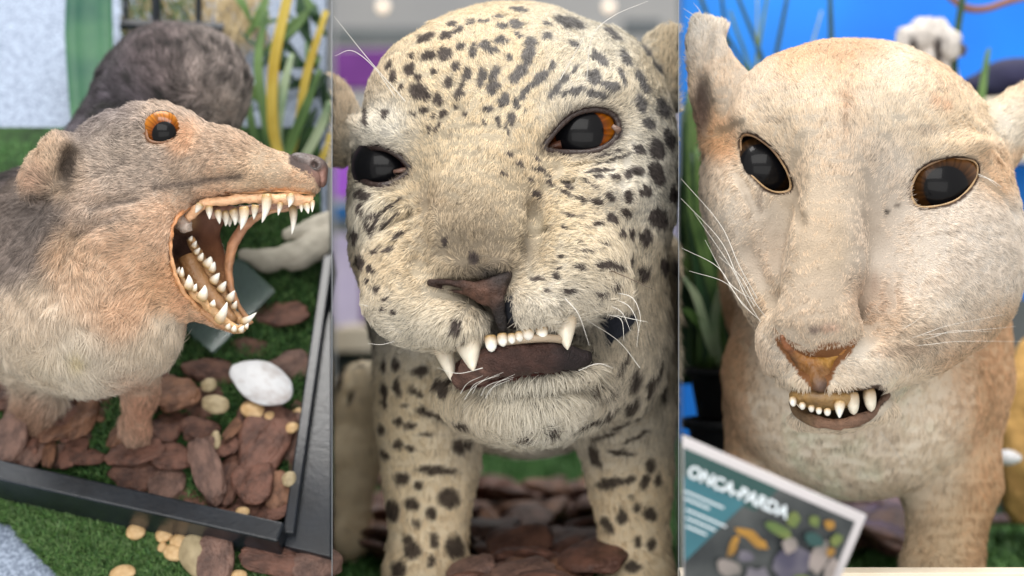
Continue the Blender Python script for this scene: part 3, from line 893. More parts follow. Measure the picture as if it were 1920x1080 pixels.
# ------------------------------------------------------------------ the puma
def build_puma():
    LO, HI = 1274.0, 2100.0
    c = Clay((1268, -20, -330), (2106, 1260, 1050), 6)
    # torso and legs
    c.ell((1620, 520, 640), (270, 270, 400), 0)
    c.ell((1615, 705, 420), (256, 232, 170), 60)
    c.path([(1430, 700, 500, 75), (1425, 900, 500, 62), (1430, 1080, 430, 56), (1430, 1260, 420, 56)], 40)
    c.path([(1800, 720, 500, 95), (1785, 900, 490, 84), (1765, 1080, 420, 70), (1765, 1260, 410, 66)], 40)
    c.ell((1835, 650, 500), (62, 150, 120), 40)
    # skull
    c.ell((1608, 330, 220), (280, 258, 280), 60, rot=6)
    c.ell((1590, 215, 60), (215, 135, 140), 60, rot=4)
    # cheeks
    c.ell((1800, 450, 110), (125, 200, 170), 60, rot=-6)
    c.ell((1406, 405, 120), (84, 160, 150), 60, rot=-10)
    c.ell((1700, 560, 50), (150, 150, 140), 60, rot=25)
    c.ell((1468, 550, 55), (78, 125, 115), 50, rot=-22)
    # brow
    c.ell((1425, 240, 22), (56, 20, 50), 26, rot=35)
    c.ell((1775, 276, 6), (84, 22, 50), 30, rot=-3)
    # bridge
    c.cap((1575, 250, -25), (1545, 470, -88), 92, 72, 60)
    c.cap((1545, 460, -92), (1532, 600, -148), 72, 70, 50)
    c.ell((1533, 608, -146), (80, 52, 58), 30, rot=5)
    # muzzle
    c.ell((1476, 656, -72), (54, 74, 84), 34, rot=-25)
    c.ell((1618, 688, -84), (88, 60, 88), 34, rot=-20)
    c.ell((1545, 720, -120), (70, 34, 66), 20, rot=10)
    c.ell((1690, 630, -20), (88, 84, 105), 44, rot=-32)
    # chin
    c.ell((1580, 775, -40), (100, 34, 90), 26, rot=-6)
    c.ell((1590, 715, 60), (106, 70, 100), 40)
    c.ell((1615, 600, 260), (170, 150, 160), 50)
    # hollows: under eyes, beside bridge
    c.ell((1462, 390, -88), (22, 110, 50), 50, 'cut', rot=12)
    c.ell((1655, 430, -112), (22, 100, 50), 50, 'cut', rot=-12)
    c.cap((1632, 512, -150), (1650, 548, -140), 5, 8, 18, 'cut')
    f = c.front()
    for (a, b, r, k) in [((1390, 330), (1420, 400), 7, 14), ((1480, 350), (1500, 420), 6, 20), ((1840, 250), (1880, 300), 6, 20), ((1450, 700), (1480, 740), 5, 12), ((1665, 380), (1680, 350), 3, 10), ((1400, 470), (1445, 560), 6, 26), ((1345, 250), (1392, 235), 5, 16), ((1840, 330), (1905, 400), 6, 20)]:
        c.cap((a[0], a[1], look(f, c, *a)), (b[0], b[1], look(f, c, *b)), r, r, k, 'cut')
    # left ear: tall cup; right ear: low, cropped by the frame
    c.path([(1388, 240, 150, 58), (1350, 165, 140, 42), (1318, 80, 130, 22), (1308, 44, 128, 12)], 30)
    c.ell((1342, 52, 128), (22, 17, 14), 12)
    c.prism(smooth_closed([(1298, 66), (1306, 38), (1322, 40), (1344, 62), (1362, 96), (1392, 142), (1425, 190), (1430, 235), (1335, 270), (1312, 240), (1300, 190), (1296, 125)], 3), 112, 150, k=30, op='add')
    c.ell((1322, 190, 100), (15, 58, 26), 14, 'cut', rot=-4)
    c.ell((1330, 100, 104), (10, 34, 14), 12, 'cut', rot=14)
    c.path([(1860, 265, 230, 60), (1905, 225, 240, 46), (1960, 160, 240, 30)], 30)
    f0 = c.front()
    mouth = np.array([(1479, 728), (1500, 730), (1530, 735), (1585, 733), (1620, 732), (1642, 726), (1660, 736), (1652, 754), (1634, 774), (1604, 789), (1560, 792), (1512, 780), (1486, 764)], float)
    c.prism(mouth, -400, 10, k=8)
    eyeL = np.array([(1393, 265), (1402, 257), (1420, 262), (1448, 284), (1468, 312), (1478, 340), (1474, 354), (1450, 355), (1428, 343), (1405, 318), (1395, 290)], float)
    eyeR = np.array([(1712, 352), (1725, 325), (1750, 308), (1785, 301), (1818, 303), (1829, 318), (1820, 345), (1796, 370), (1765, 382), (1730, 385), (1716, 374)], float)
    eyeL = eyeL + (eyeL - eyeL.mean(0)) * .09; eyeR = eyeR + (eyeR - eyeR.mean(0)) * .07
    for e in (eyeL, eyeR):
        m = e.mean(0)
        c.prism(smooth_closed(e, 4), -400, look(f0, c, *m) + 75, k=8)
    nose_area = np.array([(1452, 622), (1470, 636), (1500, 652), (1516, 664), (1528, 660), (1545, 645), (1575, 646), (1596, 642), (1608, 634), (1592, 660), (1566, 684), (1556, 712), (1545, 732), (1525, 728), (1505, 705), (1482, 675), (1460, 645)], float)
    c.clip(0, LO, True).clip(1, 1215, False)
    fm = c.front()
    V, Q = c.mesh(); V = crinkle(V, Q, 1.6); N = vnormals(V, Q)
    root = empty('puma', (1600, 1200, 520))
    tag(root, 'pale sandy puma mount with wide dark eyes, brown nose and small bared teeth', 'puma')
    tan = lin(206, 172, 134)
    base_t = [(1585, 100, 46, lin(214, 184, 150)), (1590, 190, 16, lin(208, 178, 148)), (1590, 270, 60, lin(216, 200, 180)), (1480, 200, 70, lin(228, 214, 192)), (1700, 190, 80, lin(230, 218, 198)),
              (1400, 140, 60, lin(222, 206, 186)), (1330, 240, 30, lin(214, 178, 138)), (1345, 270, 26, lin(208, 164, 116)), (1320, 330, 40, lin(222, 206, 186)), (1380, 450, 60, lin(218, 206, 190)),
              (1520, 330, 40, lin(208, 190, 166)), (1540, 450, 40, lin(206, 186, 160)), (1430, 470, 34, lin(192, 172, 150)), (1530, 590, 50, lin(200, 182, 160)), (1660, 300, 40, lin(216, 206, 194)),
              (1720, 460, 80, lin(222, 210, 196)), (1850, 440, 80, lin(228, 220, 210)), (1870, 330, 40, lin(214, 184, 148)), (1800, 210, 60, lin(224, 206, 178)), (1640, 560, 36, lin(190, 166, 144)),
              (1720, 640, 40, lin(190, 174, 154)), (1660, 620, 30, lin(192, 170, 146)), (1620, 700, 40, lin(220, 212, 200)), (1450, 680, 40, lin(210, 198, 182)), (1800, 600, 50, lin(222, 214, 202)),
              (1600, 830, 130, lin(240, 228, 208)), (1500, 760, 60, lin(240, 228, 208)), (1700, 790, 60, lin(238, 224, 202)), (1390, 700, 40, lin(210, 176, 136)), (1840, 660, 60, lin(210, 176, 138)), (1830, 760, 60, lin(204, 168, 130)), (1400, 850, 60, lin(190, 164, 132)),
              (1770, 950, 100, lin(176, 152, 118)), (1580, 790, 40, lin(206, 194, 176)), (1895, 230, 30, lin(236, 230, 216)), (1320, 60, 40, lin(232, 226, 216)), (1640, 430, 30, lin(206, 190, 172)),
              (1755, 190, 12, lin(214, 160, 116)), (1490, 110, 40, lin(214, 180, 142)), (1780, 130, 40, lin(212, 184, 150))]
    mouthS = smooth_closed(mouth, 3); eLs, eRs = smooth_closed(eyeL, 4), smooth_closed(eyeR, 4)
    patches = [(1526, 618, 11, 9, lin(120, 104, 98), .8), (1556, 614, 22, 10, lin(196, 160, 138), .6), (1740, 245, 24, 12, lin(150, 134, 120), .5), (1700, 240, 12, 8, lin(140, 124, 110), .35), (1775, 200, 10, 12, lin(214, 172, 136), .55),
               (1455, 225, 30, 8, lin(150, 136, 120), .5), (1663, 397, 5, 7, lin(20, 16, 16), 1), (1682, 386, 4, 5, lin(60, 50, 44), .9), (1710, 655, 40, 12, lin(150, 130, 110), .5), (1752, 622, 30, 12, lin(156, 136, 116), .4),
               (1655, 662, 26, 10, lin(156, 130, 108), .4), (1410, 600, 12, 40, lin(150, 134, 120), .4), (1316, 200, 18, 62, lin(84, 66, 62), .9), (1345, 275, 22, 14, lin(206, 166, 122), .35), (1880, 345, 24, 30, lin(204, 170, 130), .35), (1600, 95, 70, 16, lin(196, 158, 120), .4), (1425, 375, 6, 30, lin(120, 104, 92), .5), (1586, 215, 6, 50, lin(186, 150, 118), .35), (1640, 530, 8, 24, lin(180, 150, 130), .4)]

    def colour(p, n):
        b = blobs(p, base_t, lin(214, 194, 166))
        back = np.clip((p[:, 2] - 420) / 80, 0, 1)[:, None] * (p[:, 1] < 640)[:, None]
        b = b * (1 - back) + tan * back
        for (u, v, a, r, cc, s) in patches:
            g = np.exp(-(((p[:, 0] - u) / a) ** 2 + ((p[:, 1] - v) / r) ** 2) ** 2)[:, None] * s * (p[:, 2] < 300)[:, None]
            b = b * (1 - g) + cc * g
        for e, r in ((eLs, 9), (eRs, 9)):
            dd = poly_sdf(e, p[:, 0], p[:, 1])
            g = (1 - np.clip(dd / r, 0, 1))[:, None] * (p[:, 2] < 200)[:, None]
            b = b * (1 - g * 0.6) + lin(120, 96, 74) * g * 0.6
        g_ = b.mean(axis=1, keepdims=True)
        gm = b.mean(axis=1, keepdims=True)
        q_ = np.exp(-(((p[:, 0] - 1600) / 215) ** 2 + ((p[:, 1] - 800) / 165) ** 2) ** 2)[:, None] * (p[:, 2] > 60)[:, None] * .85
        b = b * (1 - q_) + lin(242, 230, 212) * q_
        sd = (np.clip((np.abs(p[:, 0] - 1610) - 175) / 60, 0, 1) * (p[:, 2] > 330) * (p[:, 1] > 560))[:, None] * .75
        b = b * (1 - sd) + lin(196, 156, 114) * sd
        b = (b * .84 + gm * .16) * np.array([1.08, 1.05, 1.02])
        return np.clip(b * (1 + 0.07 * noise(p, 40, 61) + 0.05 * noise(p, 16, 62))[:, None], 0, .9)

    lip = np.array([(1478, 735), (1486, 768), (1514, 792), (1560, 806), (1610, 802), (1650, 782), (1678, 740), (1690, 728), (1640, 760), (1560, 780), (1500, 765)], float)

    def bare(p):
        k = np.ones(len(p)); near = p[:, 2] < 160
        k *= np.where(near & (poly_sdf(mouthS, p[:, 0], p[:, 1]) < 9), 0, 1)
        k *= np.where(near & (poly_sdf(lip, p[:, 0], p[:, 1]) < 0), 0, 1)
        k *= np.where(near & (poly_sdf(nose_area, p[:, 0], p[:, 1]) < 0), 0, 1)
        for e in (eLs, eRs):
            k *= np.where((p[:, 2] < 200) & (poly_sdf(e, p[:, 0], p[:, 1]) < 5), 0, 1)
        k *= np.where((p[:, 0] < LO + 2) | (p[:, 0] > 2040), 0, 1)
        return k
    skin = colour(V, N) * np.where(V[:, 2] > 240, 0.95, 0.6)[:, None]  # face skin darker: shade under the fur put into the colour
    m = poly_sdf(mouthS, V[:, 0], V[:, 1]); inm = (m < 6) & (V[:, 2] < 200)
    skin[inm] = blobs(V[inm], [(1545, 745, 40, lin(150, 122, 84)), (1560, 785, 40, lin(60, 50, 46)), (1650, 750, 30, lin(80, 66, 58))], lin(80, 64, 54))
    na = (poly_sdf(nose_area, V[:, 0], V[:, 1]) < 4) & (V[:, 2] < 0)
    skin[na] = lin(120, 80, 48)
    for e in (eLs, eRs):
        dd = poly_sdf(e, V[:, 0], V[:, 1]); skin[(dd < 5) & (V[:, 2] < 250)] = lin(60, 46, 38)
    body = mk('body', V, Q, M['skin'], root, colors=skin)
    combs = [(1555, 450, 40, (.0, -1, 0)), (1570, 340, 30, (.1, -1, 0)), (1590, 200, 100, (0, -1, 0)), (1450, 180, 80, (-.7, -.8, 0)), (1740, 180, 80, (.7, -.8, 0)), (1500, 330, 30, (-.6, -.8, 0)), (1650, 330, 40, (.5, -.9, 0)),
             (1430, 430, 50, (-.4, .5, 0)), (1360, 420, 60, (-.9, .5, 0)), (1400, 560, 50, (-.6, .8, 0)), (1700, 460, 60, (1, .1, 0)), (1850, 460, 80, (1, .5, 0)), (1700, 580, 60, (.9, .3, 0)), (1760, 660, 60, (.8, .5, 0)),
             (1530, 590, 40, (0, .6, 0)), (1620, 690, 40, (.8, .5, 0)), (1450, 680, 40, (-.5, .8, 0)), (1580, 850, 90, (0, 1, 0)), (1800, 800, 90, (0, 1, 0)), (1400, 800, 60, (0, 1, 0)), (1330, 200, 40, (-.2, -1, 0)), (1365, 150, 30, (.3, -1, 0)),
             (1880, 280, 50, (.6, -.6, 0)), (1540, 520, 30, (0, -.6, 0)), (1335, 290, 30, (-.9, .4, 0)), (1318, 60, 30, (-.2, -1, 0))]
    lens = [(1560, 420, 80, 10), (1530, 600, 50, 12), (1590, 200, 120, 17), (1430, 420, 60, 11), (1720, 450, 90, 14), (1850, 480, 80, 18), (1720, 640, 60, 20), (1620, 700, 40, 16), (1600, 850, 120, 20), (1330, 150, 60, 18), (1318, 60, 40, 14),
            (1895, 230, 40, 28), (1350, 270, 30, 20), (1800, 900, 120, 18), (1400, 850, 90, 18)]
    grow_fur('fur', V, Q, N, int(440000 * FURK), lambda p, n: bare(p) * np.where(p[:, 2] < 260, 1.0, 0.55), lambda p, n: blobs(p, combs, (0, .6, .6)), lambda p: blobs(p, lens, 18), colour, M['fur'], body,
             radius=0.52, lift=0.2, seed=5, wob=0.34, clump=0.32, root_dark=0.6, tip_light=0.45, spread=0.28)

    # nose leather
    nc = Clay((1430, 590, -330), (1630, 750, -60), 3)
    w1 = float(look(fm, c, 1530, 680)); w0 = float(look(fm, c, 1480, 640)); w2 = float(look(fm, c, 1590, 648)); w3 = float(look(fm, c, 1535, 725))
    nc.cap((1466, 634, w0 + 6), (1508, 672, w1 + 6), 8, 22, 10)
    nc.cap((1596, 646, w2 + 6), (1555, 668, w1 + 4), 8, 20, 10)
    nc.cap((1528, 680, w1 + 8), (1538, 722, w3 + 6), 34, 15, 12)
    nc.cap((1480, 668, w1 + 0), (1448, 622, w0 - 4), 5, 5, 5, 'cut')
    nc.cap((1575, 672, w1 - 2), (1606, 634, w2 - 6), 6, 5, 5, 'cut')
    nc.cap((1536, 705, w3 - 14), (1540, 735, w3 - 12), 4, 4, 6, 'cut')
    nV, nQ = nc.mesh(); nV = nV + vnormals(nV, nQ) * (noise(nV, 13, 5) * 2.2 + noise(nV, 5, 6))[:, None]
    ncol = .8 * blobs(nV, [(1480, 645, 14, lin(150, 92, 52)), (1510, 670, 16, lin(172, 116, 52)), (1550, 660, 16, lin(196, 144, 60)), (1585, 650, 14, lin(184, 120, 50)), (1525, 700, 16, lin(140, 96, 50)), (1540, 728, 12, lin(96, 70, 56)),
                      (1452, 635, 8, lin(40, 28, 24)), (1605, 640, 8, lin(50, 34, 28)), (1490, 680, 10, lin(96, 66, 40))], lin(130, 90, 52))
    mk('nose', nV, nQ, M['wet'], root, colors=ncol * (1 + 0.3 * noise(nV, 11, 3) + .15 * noise(nV, 4, 5))[:, None])
    # the tuft of hair hanging over the nose leather
    wl = look(f0, c, 1437, 310); wr = look(f0, c, 1770, 345)
    eyeball(root, (1434, 310, wl + 62), 64, (-0.10, 0.12, -1), 66, 46, (lin(60, 44, 30), lin(90, 60, 30)))
    eyeball(root, (1768, 340, wr + 72), 76, (0.10, .2, -1), 64, 35, (lin(70, 44, 24), lin(150, 100, 54)))
    for e in (eyeL, eyeR):
        q = smooth_closed(e, 5); w = look(f0, c, q[:, 0], q[:, 1])
        for _ in range(4): w = (np.roll(w, 1) + w + np.roll(w, -1)) / 3
        tv, tf = tube(np.column_stack([q, w + 5 + noise(np.column_stack([q, w]), 14, 3) * 2]), 2.2 + noise(np.column_stack([q, w]), 18, 4) * .9, seg=10, closed=True)
        mk('eyelid', tv, tf, M['wet'], root, colors=blobs(tv, [(e[:, 0].mean(), e[:, 1].min(), 30, lin(120, 92, 66))], lin(176, 146, 108)) * (1 + 0.25 * noise(tv, 8, 4))[:, None])
    # gum plate, lower lip
    g = Clay((1460, 690, -260), (1700, 820, 60), 3)
    g.ell((1543, 745, -120), (64, 24, 60), 0, rot=4)
    gv, gq = g.mesh()
    mk('gum', gv, gq, M['wet'], root, colors=blobs(gv, [(1500, 742, 20, lin(150, 118, 70)), (1560, 745, 30, lin(160, 128, 80)), (1540, 728, 20, lin(84, 62, 54))], lin(160, 128, 84)) * (1 + .25 * noise(gv, 10, 3))[:, None])
    rows = smooth_open([(1484, 752, -60), (1496, 774, -105), (1530, 790, -140), (1575, 795, -146), (1614, 786, -130), (1642, 768, -98), (1664, 738, -60)], 6)
    tv, tf = tube(rows, [5, 9, 11, 11, 11, 9, 5], seg=12)
    tv = tv + noise(tv, 12, 7)[:, None] * 2.4
    mk('lip', tv, tf, M['hide'], root, colors=blobs(tv, [(1500, 780, 20, lin(112, 90, 66)), (1570, 795, 30, lin(140, 108, 88)), (1640, 780, 26, lin(120, 92, 76))], lin(104, 82, 66)) * (1 + .4 * noise(tv, 7, 3))[:, None])
    for b, t, r, m_ in [((1486, 742, -150), (1488, 762, -160), 9, 'tooth'), ((1504, 752, -166), (1505, 768, -172), 8, 'tooth'), ((1521, 757, -174), (1522, 773, -178), 7.5, 'tooth'), ((1535, 761, -178), (1536, 777, -182), 7.5, 'tooth'),
                        ((1551, 763, -178), (1552, 780, -182), 8.5, 'tooth'), ((1574, 752, -172), (1574, 784, -184), 13, 'tooth'), ((1598, 735, -140), (1601, 778, -150), 15, 'tooth_old'),
                        ((1629, 728, -120), (1634, 772, -130), 15, 'tooth_old')]:
        tv, tf = tooth((b[0], b[1] + (4 if r < 10 else 2), b[2]), t, r * (0.8 if r < 10 else .84), blunt=r < 10 or r == 15); mk('tooth', tv, tf, M['enamel'], root, colors=tooth_tint(tv, m_ == 'tooth_old'))
    W = []
    def wsk(*pts): W.append(list(pts))
    for (a, b, cc_) in [((1420, 560), (1350, 420), (1275, 335)), ((1415, 575), (1350, 450), (1275, 372)), ((1412, 590), (1345, 500), (1276, 465)), ((1425, 600), (1360, 530), (1290, 508)), ((1430, 610), (1370, 500), (1300, 400)),
                        ((1440, 600), (1390, 520), (1345, 480)), ((1410, 560), (1360, 520), (1320, 450))]:
        wsk((a[0], a[1], -90), ((a[0] + b[0]) / 2, (a[1] + b[1]) / 2 + 6, -120), (b[0], b[1], -110), (cc_[0] + 2, cc_[1], -90))
    for (a, b, cc_) in [((1690, 640), (1780, 610), (1880, 590)), ((1700, 650), (1800, 640), (1915, 640)), ((1680, 625), (1720, 600), (1745, 575)), ((1720, 640), (1790, 620), (1860, 622)), ((1715, 630), (1800, 622), (1905, 612))]:
        wsk((a[0], a[1], -100), ((a[0] + b[0]) / 2, (a[1] + b[1]) / 2, -150), (b[0], b[1], -130), (cc_[0], cc_[1], -110))
    for (a, b) in [((1835, 330), (1880, 352)), ((1830, 325), (1870, 350)), ((1650, 810), (1700, 880)), ((1320, 50), (1280, 15)), ((1310, 60), (1284, 30)), ((1325, 45), (1300, 5))]:
        w = float(look(fm, c, *a)) - 4
        if w > 1000: w = 160
        wsk((a[0], a[1], w), ((a[0] + b[0]) / 2, (a[1] + b[1]) / 2 - 4, w - 14), (b[0], b[1], w - 14))
    whiskers('whisker', W[:7] + W[12:], M['whisker'], root, 0.75)
    whiskers('whisker', W[7:12], M['whisker'], root, 0.38)
    return c, fm
# ------------------------------------------------------------------ the fox
def build_fox():
    LO, HI = -160.0, 621.0
    c = Clay((-166, -20, -260), (627, 1260, 900), 6)
    # rump, back, chest
    c.ell((332, 168, 560), (136, 120, 200), 0)
    c.cap((300, 230, 520), (100, 480, 330), 126, 136, 60)
    c.ell((60, 520, 300), (140, 200, 160), 60)
    c.ell((150, 596, 120), (172, 138, 140), 70, rot=10)
    c.ell((195, 510, 80), (150, 150, 130), 80)
    c.ell((215, 600, 60), (120, 100, 90), 60, rot=-20)
    # fore legs and hind legs
    c.path([(250, 650, 240, 50), (264, 740, 300, 27), (254, 800, 345, 20), (262, 850, 370, 20)], 30)
    c.path([(60, 640, 300, 55), (70, 740, 380, 36), (60, 830, 420, 30)], 30)
    c.path([(330, 260, 640, 70), (430, 330, 700, 40)], 30)
    # skull
    c.ell((235, 330, 60), (118, 118, 100), 50, rot=-10)
    c.ell((290, 262, 20), (82, 60, 80), 40, rot=5)
    c.ell((215, 430, 50), (125, 130, 110), 50)
    c.cap((300, 300, 30), (420, 305, 10), 88, 58, 50)
    c.cap((420, 308, 10), (560, 332, -10), 56, 33, 40)
    c.ell((572, 335, -8), (34, 34, 36), 20)
    # cheek + lower jaw
    c.cap((265, 420, 20), (345, 520, 30), 92, 62, 40)
    c.cap((335, 520, 30), (445, 606, 20), 62, 24, 30)
    c.cap((380, 470, 75), (400, 540, 85), 40, 32, 30)
    c.cap((400, 400, 60), (470, 395, 40), 44, 30, 30)
    f0 = c.front()
    # the gape: a bowl open to the near side, then the gap beyond the far cheek
    bowl = np.array([(322, 440), (334, 412), (352, 394), (392, 377), (440, 366), (500, 363), (560, 363), (600, 378), (600, 400), (560, 398), (500, 402), (458, 425), (432, 462), (424, 500), (430, 545), (450, 590), (474, 612),
                     (455, 624), (425, 614), (395, 592), (365, 566), (342, 540), (328, 508), (321, 470)], float)
    c.cap((345, 425, 125), (395, 545, 120), 50, 44, 30)
    c.prism(smooth_closed(bowl, 3), -400, 84, k=14)
    gap = np.array([(700, 420), (600, 394), (550, 392), (505, 396), (468, 416), (443, 446), (431, 490), (434, 540), (452, 580), (476, 606), (520, 640), (700, 660)], float)
    c.prism(gap, -400, 300, k=10)
    # eye
    eye = np.array([(271, 250), (276, 232), (290, 222), (310, 221), (324, 230), (330, 247), (325, 262), (308, 270), (288, 270), (275, 264)], float)
    eye = eye.mean(0) + (eye - eye.mean(0)) * .86
    wb = float(look(f0, c, 300, 246))
    c.prism(smooth_closed(eye, 4), -400, wb + 50, k=10)
    c.ell((345, 252, wb - 6), (16, 20, 10), 14, 'cut')
    # folds of the cheek, behind the mouth
    f = c.front()
    for a, b, r in [((300, 352), (450, 335), 4), ((170, 380), (250, 372), 5), ((150, 440), (220, 400), 5), ((100, 560), (130, 430), 10)]:
        c.cap((a[0], a[1], float(look(f, c, *a))), (b[0], b[1], float(look(f, c, *b))), r, r, 20, 'cut')
    # ear: short rounded cup
    c.ell((114, 306, 24), (50, 60, 30), 18, rot=28)
    c.ell((78, 326, 45), (36, 44, 26), 16, rot=24)
    c.ell((130, 308, -14), (22, 42, 40), 8, 'cut', rot=18)
    # nostril
    c.ell((588, 312, -44), (7, 8, 14), 5, 'cut')
    c.clip(0, -150, True).clip(0, HI, False).clip(1, 1215, False)
    fm = c.front()
    V, Q = c.mesh(); V = crinkle(V, Q, 2.0); N = vnormals(V, Q)
    root = empty('fox', (200, 1000, 420))
    tag(root, 'grey brown fox mount with orange eye and jaws gaping wide above the tray', 'fox')
    base_t = [(300, 200, 40, lin(176, 156, 134)), (210, 260, 50, lin(158, 144, 130)), (250, 330, 50, lin(164, 148, 134)), (420, 270, 50, lin(168, 142, 116)), (480, 330, 40, lin(190, 164, 130)), (560, 335, 24, lin(200, 164, 124)),
              (345, 255, 22, lin(212, 164, 116)), (350, 330, 30, lin(170, 148, 126)), (200, 400, 40, lin(168, 148, 130)), (290, 420, 40, lin(214, 180, 146)), (230, 480, 50, lin(212, 176, 138)), (300, 530, 40, lin(206, 162, 112)),
              (130, 480, 34, lin(190, 158, 122)), (170, 540, 50, lin(214, 184, 150)), (220, 590, 44, lin(222, 180, 136)), (150, 690, 76, lin(252, 242, 222)), (260, 680, 40, lin(250, 238, 214)), (300, 640, 34, lin(244, 228, 202)), (60, 660, 40, lin(238, 222, 196)), (60, 600, 50, lin(214, 196, 172)),
              (30, 680, 50, lin(212, 200, 180)), (90, 690, 30, lin(238, 226, 200)), (142, 670, 14, lin(240, 222, 130)), (20, 480, 50, lin(110, 98, 92)), (60, 420, 40, lin(100, 90, 86)), (310, 120, 80, lin(132, 116, 112)),
              (220, 140, 60, lin(104, 98, 104)), (180, 200, 60, lin(96, 90, 98)), (400, 140, 60, lin(168, 156, 142)), (440, 200, 30, lin(176, 164, 146)), (300, 60, 40, lin(110, 92, 88)), (100, 300, 40, lin(176, 152, 124)),
              (70, 330, 20, lin(160, 128, 104)), (360, 560, 34, lin(212, 164, 116)), (420, 610, 34, lin(206, 160, 116)), (262, 740, 50, lin(190, 136, 98)), (60, 780, 50, lin(150, 110, 80)), (410, 350, 30, lin(196, 160, 124))]
    streaks = [((290, 352), (452, 330), 7, .75), ((170, 395), (262, 372), 7, .6), ((150, 440), (240, 400), 6, .4), ((180, 330), (240, 300), 6, .35), ((190, 420), (260, 410), 5, .3), ((120, 520), (150, 420), 9, .25), ((240, 250), (262, 230), 5, .4), ((200, 470), (250, 440), 5, .25)]
    bowlS = smooth_closed(bowl, 3); eS = smooth_closed(eye, 4)
    nosep = np.array([(545, 292), (560, 286), (600, 286), (616, 300), (616, 342), (602, 348), (590, 330), (565, 316), (545, 304)], float)
    dkp = lin(84, 72, 66)

    def colour(p, n):
        b = blobs(p, base_t, lin(150, 130, 112))
        front = (p[:, 2] < 220)
        for a, e, r, s in streaks:
            a = np.array(a, float); e = np.array(e, float); ab = e - a
            t = np.clip(((p[:, :2] - a) @ ab) / (ab @ ab), 0, 1)
            dd = np.linalg.norm(p[:, :2] - a - t[:, None] * ab, axis=1)
            g = (np.exp(-(dd / r) ** 2) * s * front)[:, None]
            b = b * (1 - g) + dkp * g
        # back and flanks: dark grey with pale flecks
        back = np.clip((p[:, 2] - 170 - np.clip(p[:, 0], 0, 260) * .35) / 70, 0, 1)[:, None] * np.clip((640 - p[:, 1]) / 60, 0, 1)[:, None]
        fl = noise(p, 30, 71) * .5 + noise(p, 12, 72) * .5
        bc = blobs(p, [(400, 130, 70, lin(112, 102, 98)), (440, 210, 40, lin(160, 148, 138)), (190, 150, 90, lin(56, 52, 62)), (290, 100, 60, lin(78, 66, 68)), (60, 450, 80, lin(64, 56, 56))], lin(76, 68, 70))
        bc = bc * (1.15 + 1.5 * fl + .5 * noise(p, 6, 77))[:, None]
        bc = np.maximum(bc, .02)
        b = b * (1 - back) + bc * back
        dd = poly_sdf(eS, p[:, 0], p[:, 1])
        g = (1 - np.clip(dd / 10, 0, 1))[:, None] * (p[:, 2] < 150)[:, None]
        b = b * (1 - g * 0.6) + lin(180, 146, 110) * g * 0.6
        g = (np.exp(-(((p[:, 0] - 128) / 24) ** 2 + ((p[:, 1] - 316) / 44) ** 2) ** 2) * (p[:, 2] < 70))[:, None] * .85
        b = b * (1 - g) + lin(62, 52, 48) * g
        g_ = b.mean(axis=1, keepdims=True)
        b = (b * 0.66 + g_ * 0.34) * 1.45
        return b * (1 + 0.16 * noise(p, 22, 73) + .12 * noise(p, 9, 74))[:, None] * np.array([1.03, 1.0, .97])

    def bare(p):
        k = np.ones(len(p)); near = p[:, 2] < 110
        k *= np.where(near & (poly_sdf(bowlS, p[:, 0], p[:, 1]) < 4), 0, 1)
        k *= np.where(near & (poly_sdf(gap, p[:, 0], p[:, 1]) < 8), 0, 1)
        k *= np.where((p[:, 2] < 150) & (poly_sdf(eS, p[:, 0], p[:, 1]) < 4), 0, 1)
        k *= np.where(near & (poly_sdf(nosep, p[:, 0], p[:, 1]) < 2), 0, 1)
        k *= np.where((p[:, 0] < -140) | (p[:, 0] > HI - 3), 0, 1)
        return k
    skin = colour(V, N) * 0.55  # skin darkened to stand for shade beneath the fur
    m = poly_sdf(bowlS, V[:, 0], V[:, 1]); inm = ((m < 10) | (poly_sdf(gap, V[:, 0], V[:, 1]) < 12)) & (V[:, 2] < 200)
    skin[inm] = blobs(V[inm], [(420, 440, 34, lin(96, 60, 42)), (400, 410, 20, lin(150, 112, 96)), (345, 460, 20, lin(74, 54, 48)), (440, 470, 16, lin(176, 118, 80)), (370, 530, 30, lin(150, 112, 76)), (420, 580, 30, lin(176, 132, 90)),
                                (430, 530, 14, lin(180, 128, 90)), (520, 385, 40, lin(206, 158, 118)), (580, 375, 20, lin(214, 166, 120)), (350, 410, 14, lin(200, 160, 120)), (395, 480, 20, lin(120, 78, 52)),
                                (330, 540, 20, lin(196, 146, 100)), (440, 620, 20, lin(196, 146, 104))], lin(130, 90, 62)) * (1 + .3 * noise(V[inm], 12, 9))[:, None]
    na = (poly_sdf(nosep, V[:, 0], V[:, 1]) < 5) & (V[:, 2] < 120)
    skin[na] = blobs(V[na], [(560, 298, 14, lin(70, 60, 58)), (588, 300, 14, lin(96, 80, 76)), (606, 330, 14, lin(130, 100, 90))], lin(84, 70, 66))
    dd = poly_sdf(eS, V[:, 0], V[:, 1]); skin[(dd < 6) & (V[:, 2] < 150)] = lin(90, 60, 40)
    body = mk('body', V, Q, M['skin'], root, colors=skin)
